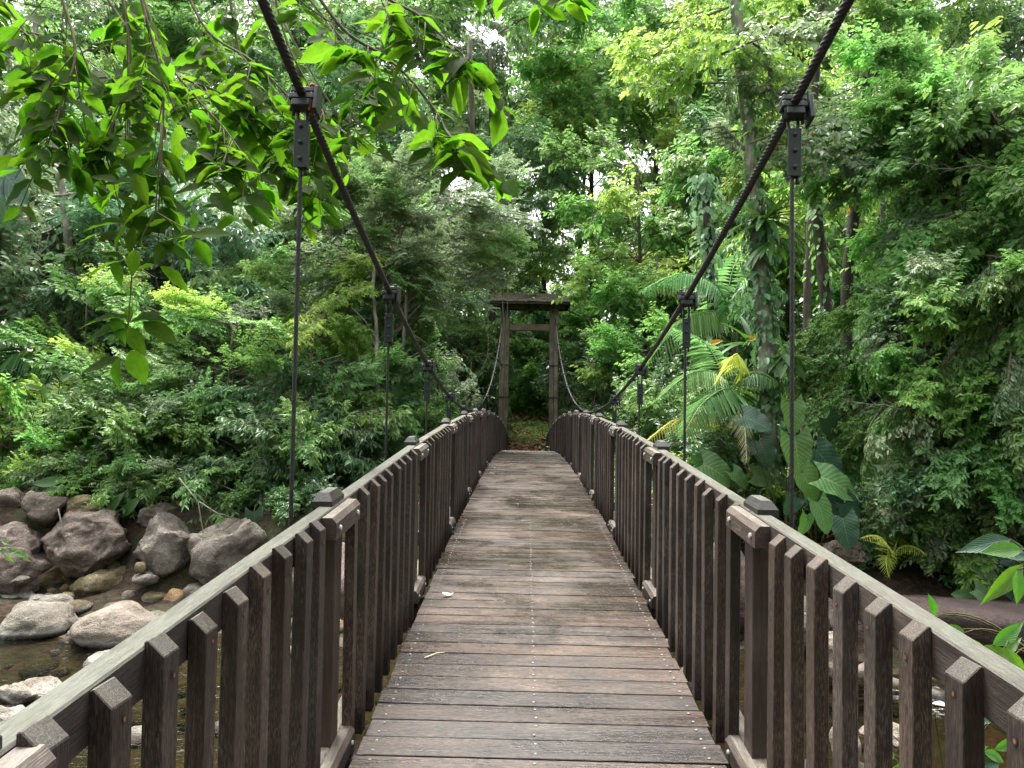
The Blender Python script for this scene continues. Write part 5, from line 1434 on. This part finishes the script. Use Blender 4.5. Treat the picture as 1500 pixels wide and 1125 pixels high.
# the hanging chain: rosettes of leaves at several heights on one thread-like stem
def chain():
    rnd = random.Random(77); Y = 3.6
    pts = [(232, 300), (215, 330), (205, 372), (193, 400), (192, 440), (188, 480), (190, 520)]
    pts = [(237, 180), (233, 240), (228, 310), (195, 372), (192, 420), (188, 470), (184, 515)]
    P = [at(a, b, Y) for a, b in pts]; o = P[0]; root = empty('hanging_leaf_chain', o)
    tag(root, 'thin hanging stem with spaced rosettes of dark leaves in front of the left bank', 'branch')
    mb = MB(); mb.tube([p - o for p in P], [.005, .005, .0045, .004, .0035, .003, .0025], 5); mb.build('stem', M['stem'], root)
    lv = [(150, 326, 52, 180), (175, 342, 42, 215), (186, 312, 30, 105), (210, 328, 50, -12), (192, 352, 34, -95),
          (265, 345, 50, 185), (310, 342, 46, 5), (284, 322, 22, 95), (272, 352, 34, 215), (298, 372, 36, -65), (195, 385, 30, -100),
          (148, 386, 50, 190), (172, 398, 30, -60), (168, 430, 26, 170), (150, 462, 56, 176), (148, 482, 62, 188), (212, 462, 40, 20), (220, 466, 44, 12), (175, 482, 34, -60), (236, 485, 44, -28), (200, 500, 36, -60),
          (147, 534, 50, 195), (168, 548, 38, -105), (202, 538, 42, -68), (160, 372, 34, 160), (190, 462, 22, -90), (130, 350, 30, 205), (205, 275, 40, -60), (175, 270, 44, 190), (150, 260, 40, 160), (160, 288, 40, 215)]
    for (px, py, sp, ang) in lv:
        C_ = at(px, py, Y + rnd.uniform(-.1, .1)); s = sp / F * Y * 1.35
        xd = Vector((math.cos(R(ang)), rnd.uniform(-.25, .25), math.sin(R(ang))))
        put_leaf(rnd.choice(OV), root, o, C_ - xd.normalized() * s * .5, xd, Vector((rnd.uniform(-.3, .3), rnd.uniform(-.9, -.5), rnd.uniform(.7, 1.1))), s)
    mb = MB()
    P2 = [at(a, b, Y) for a, b in ((228, 310), (262, 330), (290, 342))]; mb.tube([p - o for p in P2], .003, 4); mb.build('side_twig', M['stem'], root)
chain()
# bare twigs among the overhead leaves
def btwig(label, pts, Y, r):
    P = [at(a, b, Y) for a, b in pts]; o = P[0]; mb = MB(); mb.tube([p - o for p in P], [r * (1 - .6 * i / (len(P) - 1)) for i in range(len(P))], 5)
    x = mb.build('bare_twig', M['twig'], None, o); tag(x, label, 'twig')
btwig('bare twig running down right behind the nearest left clamp', [(395, -10), (430, 60), (470, 130), (500, 175), (560, 225), (585, 240)], 6.3, .012)
btwig('bare twig crossing the top edge right of the main cable', [(420, -20), (450, 10), (480, 30), (560, 60), (640, 66)], 4.4, .006)
btwig('bare twig reaching from the long drooping branch toward the grey spreading tree', [(500, 190), (540, 222), (600, 242), (640, 236)], 6.5, .010)

# ------------------------------------------------------------------ near plants at the right edge
BR = [nurbs_leaf('leaf', w_, M['bright'], 10, 6, peak=.38, acum=1.2, droop=d_, cup=.14, wave=.03) for w_, d_ in ((.34, .25), (.42, .12), (.30, .35))]
leaf_plant('riverside_plant', 'bright green leafy shoot leaning in over the right railing', 'plant', at(1540, 985, 3.6), [
    (1366, 888, 34, 3.3, 105), (1398, 922, 34, 3.35, 165), (1402, 938, 44, 3.3, -20), (1455, 958, 60, 3.2, 170), (1478, 930, 60, 3.2, 35), (1492, 975, 60, 3.1, -60), (1480, 950, 44, 3.3, 45), (1430, 945, 40, 3.4, 150), (1350, 905, 26, 3.3, 175)], BR, rs=.005, seed=11)
leaf_plant('riverside_plant', 'large-leaved plant arching in from the right edge below the curtain', 'plant', at(1560, 900, 4.6), [
    (1448, 796, 76, 4.4, 190, M['eardark']), (1470, 806, 56, 4.3, 185), (1488, 800, 50, 4.5, -15, M['eardark']), (1476, 852, 80, 4.2, 222), (1492, 858, 50, 4.1, -100), (1495, 815, 40, 4.4, 10, M['eardark'])], BR, rs=.007, seed=12)
leaf_plant('riverside_plant', 'leafy plant below the bridge seen through the nearest right pickets', 'plant', at(1400, 1230, 4.9), [
    (1246, 1076, 30, 4.9, 170), (1292, 1078, 36, 4.8, 180), (1292, 1108, 44, 4.8, 185), (1344, 1072, 34, 4.7, 70), (1350, 1108, 44, 4.7, -50, M['eardark']), (1425, 1048, 60, 4.5, 165, M['eardark']), (1412, 1068, 50, 4.5, -165),
    (1425, 1098, 56, 4.5, 10), (1460, 1108, 50, 4.4, -20), (1440, 1125, 60, 4.4, 200, M['eardark']), (1350, 1042, 44, 4.8, 175, M['eardark']), (1330, 1120, 40, 4.8, 200), (1480, 1090, 50, 4.4, 30)], BR, rs=.006, seed=13)
leaf_plant('riverside_plant', 'small leafy sprig at the left edge in front of the grey boulder', 'plant', at(-30, 800, 9.0), [
    (8, 795, 16, 9, -10), (18, 808, 18, 9, 10), (30, 812, 18, 9, -20), (12, 818, 16, 9, -40), (38, 818, 14, 9, -30), (5, 806, 16, 9, 20)], BR, rs=.006, seed=14)
# ------------------------------------------------------------------ boulders and river stones
def boulder_mesh(seed, ang=.5, sub=4):
    bm = bmesh.new(); bmesh.ops.create_icosphere(bm, subdivisions=sub, radius=1)
    rr = random.Random(seed); off = Vector((seed * 3.7, seed * 1.3, 0))
    pl = [(Vector((rr.gauss(0, 1), rr.gauss(0, 1), rr.gauss(0, .9))).normalized(), rr.uniform(.55, .88)) for _ in range(13)]
    for v in bm.verts:
        n_ = v.co.normalized(); p = v.co.copy()
        for d, h in pl:
            e = p.dot(d) - h + mnoise.noise(n_ * 2.3 + off) * .10
            if e > 0: p -= d * e * min(1, ang * 1.15)
        rid = 1 - abs(mnoise.noise(n_ * 2.1 + off * 2)) * 2
        p += n_ * (mnoise.noise(n_ * 1.1 + off) * .22 + mnoise.noise(n_ * 3.0 + off) * .08 * ang * 1.6 + mnoise.noise(n_ * 7 + off) * .035 * ang * 1.4 + mnoise.noise(n_ * 16 + off) * .012 - max(0, rid - .82) * .35 * ang)
        v.co = p
    mx = [max(abs(v.co[i]) for v in bm.verts) for i in range(3)]
    for v in bm.verts: v.co = Vector([v.co[i] / mx[i] for i in range(3)])
    me = bpy.data.meshes.new('boulder'); bm.to_mesh(me); bm.free()
    me.polygons.foreach_set('use_smooth', [True] * len(me.polygons)); me.materials.append(M['rock_grey'])
    return me
def rock(name, label, x0, x1, y0, y1, Y, mt, seed, ang=.5, depth=1.0, roll=0, group=None, sub=4):
    c = at((x0 + x1) / 2, (y0 + y1) / 2, Y)
    hx = (x1 - x0) / 2 / F * Y * 1.04; hz = (y1 - y0) / 2 / F * Y * 1.08
    me = boulder_mesh(seed, ang, sub); me.materials[0] = M[mt]
    # smooth worn boulders keep their size as real dimensions
    for v in me.vertices: v.co = Vector((v.co.x * hx, v.co.y * max(hx, hz) * depth, v.co.z * hz))
    o = bpy.data.objects.new(name, me); link(o)
    o.location = c + Vector((0, max(hx, hz) * depth * .3, 0)); o.rotation_euler = (0, R(roll), 0)
    tag(o, label, 'rock' if name == 'boulder' else 'stone', group)
    return o
RK = [
 ('mossy brown boulder on the bank top between the strap leaves and the ginger leaves', 88, 150, 725, 765, 13.4, 'rock_olive', 76, .6, 0),
 ('weathered brown boulder on the bank top above the wedge-shaped one', 205, 268, 738, 778, 13.5, 'rock_red', 77, .7, 5),
 ('broad mauve boulder in the bank face left of the large mauve one', -30, 70, 800, 870, 12.6, 'rock_red', 71, .7, 4),
 ('dark grey boulder filling the bank behind the olive boulder', 120, 215, 812, 870, 13.3, 'rock_grey', 72, .7, 0),
 ('brown boulder in the bank face under the wedge-shaped boulder', 180, 262, 838, 888, 12.9, 'rock_red', 73, .7, -6),
 ('low grey boulder at the foot of the bank under the lichen boulder', 262, 340, 850, 905, 12.4, 'rock_grey', 74, .6, 8),
 ('rounded brown boulder in the shade between mauve and olive boulders', 20, 110, 820, 880, 12.9, 'rock_olive', 75, .6, -8),
 ('large angular mauve boulder on the left bank under the ginger leaves', 60, 196, 748, 846, 12.9, 'rock_red', 3, .85, 0),
 ('grey-brown wedge-shaped boulder right of the large mauve one', 190, 284, 760, 856, 12.7, 'rock_grey', 8, .9, 12),
 ('big lichen-splashed boulder against the left railing', 272, 398, 752, 868, 12.7, 'rock_grey', 5, .7, -8),
 ('mauve-grey boulder at the left edge below the bank top', -20, 58, 764, 840, 12.8, 'rock_red', 12, .7, 0),
 ('dark rounded boulder on the bank top beside the strap leaves', 26, 92, 718, 774, 13.2, 'rock_red', 14, .5, -15),
 ('small mauve boulder on the bank top at the left edge', -14, 36, 716, 760, 13.4, 'rock_red', 15, .6, 0),
 ('olive boulder wedged under the large mauve boulder', 98, 194, 832, 896, 12.7, 'rock_olive', 21, .7, -5),
 ('brown boulder in the shade left of the olive boulder', 40, 92, 846, 888, 12.9, 'rock_olive', 22, .5, -20),
 ('rough grey boulder at the left edge above the big round one', -15, 46, 855, 902, 12.4, 'rock_grey', 23, .5, 0),
 ('big round boulder at the left edge standing in the water', -6, 99, 887, 956, 10.7, 'rock_grey', 24, .35, 0),
 ('long pinkish pale boulder at the waterline by the left railing', 89, 232, 890, 960, 10.5, 'rock_pale', 25, .3, -3),
 ('pale flat rock in the water at the left edge', -15, 80, 997, 1052, 8.3, 'rock_pale', 26, .7, 5),
 ('second pale flat rock cut by the left edge, nearest the railing', -30, 34, 1038, 1094, 7.7, 'rock_pale', 27, .6, 0),
 ('grey flat stone between the big round and the olive boulder', 55, 103, 873, 906, 11.9, 'rock_grey', 28, .4, 8),
 ('whitish low rock hidden in the water beside the left handrail', 112, 175, 958, 992, 9.5, 'rock_pale', 29, .5, -15),
 ('pale grey boulder behind the near left pickets at the waterline', 325, 412, 865, 936, 11.1, 'rock_grey', 31, .4, 0),
 ('smooth mauve boulder behind the first left post', 405, 545, 790, 935, 11.8, 'rock_slab', 32, .4, 10),
 ('smooth mauve boulder behind the first right post', 1030, 1120, 800, 935, 11.4, 'rock_slab', 33, .4, -10),
 ('grey boulder behind the near right pickets with pale patches', 1160, 1215, 880, 955, 10.6, 'rock_grey', 34, .6, 0),
 ('rounded pale stone in the shallows behind the near right pickets', 1196, 1260, 932, 994, 9.5, 'rock_pale', 35, .4, 0),
 ('flat pale stone in the stream right of the rounded pale one', 1258, 1304, 970, 1002, 9.15, 'rock_pale', 36, .4, 0),
 ('dark boulder beneath the elephant-ear plant at the right edge', 1460, 1560, 870, 925, 10.9, 'rock_red', 37, .7, 10),
 ('dark rock in the hollow left of the right-edge elephant ears', 1380, 1450, 845, 885, 11.6, 'rock_red', 38, .7, 0),
 ('brown rock half buried behind the first right hanger', 1205, 1275, 790, 835, 11.6, 'rock_red', 39, .7, 0),
 ('pale rock seen between deck and railing on the right', 1000, 1048, 975, 1025, 8.9, 'rock_pale', 40, .4, 0),
 ('pale round rock below the near right pickets', 1225, 1262, 1060, 1130, 7.1, 'rock_pale', 41, .4, 0),
 ('long pale stone below the near right pickets', 1270, 1345, 1066, 1100, 7.4, 'rock_pale', 42, .4, 0),
 ('grey boulder in the bank behind the second left post', 545, 605, 780, 850, 12.6, 'rock_grey', 43, .6, 0),
 ('brown boulder left of the smooth mauve one behind the left pickets', 390, 430, 800, 870, 13.0, 'rock_red', 44, .6, 0),
 ('grey angular rock behind the right pickets left of the slab', 1120, 1180, 830, 890, 12.0, 'rock_grey', 45, .8, 0),
 ('boulder in shade under the large mauve boulder, left part', 5, 60, 828, 862, 13.4, 'rock_red', 46, .6, 0),
 ('rough rock between the wedge-shaped and the lichen boulder', 180, 215, 798, 850, 13.4, 'rock_olive', 47, .7, 0),
 ('dark rock under the lichen-splashed boulder', 225, 290, 845, 880, 13.2, 'rock_red', 48, .6, 0),
]
for lab, x0, x1, y0, y1, Y, mt, sd, an, ro_ in RK:
    rock('boulder', lab, x0, x1, y0, y1, Y, mt, sd, an, .9, ro_, None, 5 if x1 - x0 > 60 else 4)
# the big smooth slab on the right bank
c = Vector((6.9, 10.9, .25)); me = boulder_mesh(60, .5, 5); me.materials[0] = M['rock_slab']
for v in me.vertices: v.co = Vector((v.co.x * 3.0, v.co.y * 1.5, v.co.z * .62))
o = link(bpy.data.objects.new('boulder', me)); o.location = c; o.rotation_euler = (R(-10), R(4), R(-12)); tag(o, 'broad smooth mauve rock slab sloping into the river on the right', 'rock')
SM = [(175, 200, 864, 892, 'rock_grey'), (190, 206, 876, 893, 'rock_grey'), (207, 242, 868, 888, 'rock_olive'), (235, 272, 864, 898, 'rock_orange'), (207, 242, 882, 902, 'rock_orange'),
      (100, 124, 890, 908, 'rock_grey'), (138, 162, 887, 900, 'rock_grey'), (192, 230, 838, 858, 'rock_grey'), (196, 214, 822, 840, 'rock_olive'), (268, 290, 858, 878, 'rock_grey'), (168, 184, 886, 898, 'rock_pale'),
      (88, 108, 868, 882, 'rock_olive'), (40, 66, 872, 884, 'rock_grey'), (14, 40, 845, 858, 'rock_grey')]
LB = ['upright grey cobble touching the orange stones', 'small grey cobble left of the orange stones', 'olive cobble resting on the orange stones', 'round orange-brown stone at the left railing', 'flat orange stone under the olive cobble',
      'grey cobble under the olive boulder', 'small grey cobble on the back of the long pinkish boulder', 'grey cobble tucked under the wedge-shaped boulder', 'small brown stone between the mauve and wedge boulders', 'grey cobble right of the orange-brown stone', 'tiny pale cobble behind the long pinkish boulder',
      'small brown cobble left of the olive boulder', 'small flat grey cobble behind the big round boulder', 'small grey cobble at the left edge in the shade']
for i, ((x0, x1, y0, y1, mt), lab) in enumerate(zip(SM, LB)):
    rock('river_stone', lab, x0, x1, y0, y1, 12.25, mt, 80 + i, .4, .9, random.uniform(-15, 15), None, 3)
# loose cobbles along both waterlines
svar = []
for k in range(6):
    me = boulder_mesh(200 + k, .4, 2); me.materials[0] = M[('rock_grey', 'rock_pale', 'rock_olive', 'rock_red', 'rock_grey', 'rock_orange')[k]]; svar.append(me)
rnd = random.Random(5)
CN = ('grey', 'pale', 'olive', 'mauve', 'dark grey', 'orange-brown')
for i in range(96):
    x = rnd.uniform(-10, -1) if i % 3 else rnd.uniform(1, 6)
    y = float(wl_of(np.array(x))) + rnd.uniform(-.7, 1.7); sub = False
    if i % 6 == 0: y = rnd.uniform(6.5, 10.0); x = rnd.uniform(2.2, 6) if i % 12 else rnd.uniform(-7.5, -3); sub = True
    s = rnd.uniform(.06, .17); kk = rnd.randrange(6)
    o = inst('river_stone', svar[kk], None, (x, y, max(gz(x, y), -.06 if sub else -9) + s * .25), (0, rnd.uniform(-.2, .2), rnd.uniform(0, 6)), (s * rnd.uniform(.9, 1.5), s * rnd.uniform(.8, 1.2), s * rnd.uniform(.5, .8)))
    pl = ('lying in the shallow stream %s of the footbridge' if sub else 'on the shingle edge %s of the footbridge') % ('left' if x < 0 else 'right')
    tag(o, 'small loose %s cobble %s' % (CN[kk], pl), 'stone', 'loose %s cobbles %s' % (CN[kk], pl))
# stones on the river bed
bm_v, bm_f = [], []
base = svar[0]; bv = np.array([v.co[:] for v in base.vertices]); bf = np.array([p.vertices[:] for p in base.polygons])
rg = np.random.default_rng(3); VV, FF = [], []
for i in range(900):
    x = rg.uniform(-12, 9); y = rg.uniform(4, 12); s = rg.uniform(.05, .22) * (1.2 if rg.random() < .2 else .8); a = rg.uniform(0, 6)
    q = bv * np.array([s * rg.uniform(.8, 1.4), s, s * .5]); q = np.stack([q[:, 0] * math.cos(a) - q[:, 1] * math.sin(a), q[:, 0] * math.sin(a) + q[:, 1] * math.cos(a), q[:, 2]], -1)
    zb = min(gz(x, y), -.18)
    VV.append(q + np.array([x, y, zb])); FF.append(bf + i * len(bv))
me = npmesh('river_gravel', np.concatenate(VV), [np.concatenate(FF)], [M['bedstone']], smooth=True) if 'bedstone' in M else npmesh('river_gravel', np.concatenate(VV), [np.concatenate(FF)], [M['rock_olive']], smooth=True)
o = link(bpy.data.objects.new('river_gravel', me)); o['kind'] = 'stuff'
# driftwood sticks
mb = MB(); mb.tube([(0, 0, 0), (.25, .05, .10), (.5, .1, .16)], [.03, .028, .02], 6)
p = at(1085, 850, 11.6); o = mb.build('driftwood', M['barkpale'], None, p); tag(o, 'short pale stick leaning on the mauve boulder behind the first right post', 'stick')
for k, (pts, lab) in enumerate([
  ([(262, 700), (290, 735), (296, 770), (300, 790)], 'pale dead root hanging over the wedge-shaped boulder'),
  ([(292, 735), (318, 752), (350, 760), (310, 790)], 'pale dead root draped over the lichen-splashed boulder'),
  ([(85, 745), (92, 775), (88, 800), (95, 825)], 'fibrous dead root hanging down the large mauve boulder')]):
    P = [at(a, b, 12.85) for a, b in pts]; mb = MB(); mb.tube([q - P[0] for q in P], [.014, .012, .010, .005], 5)
    o = mb.build('dead_root', M['barkpale'], None, P[0]); tag(o, lab, 'root')
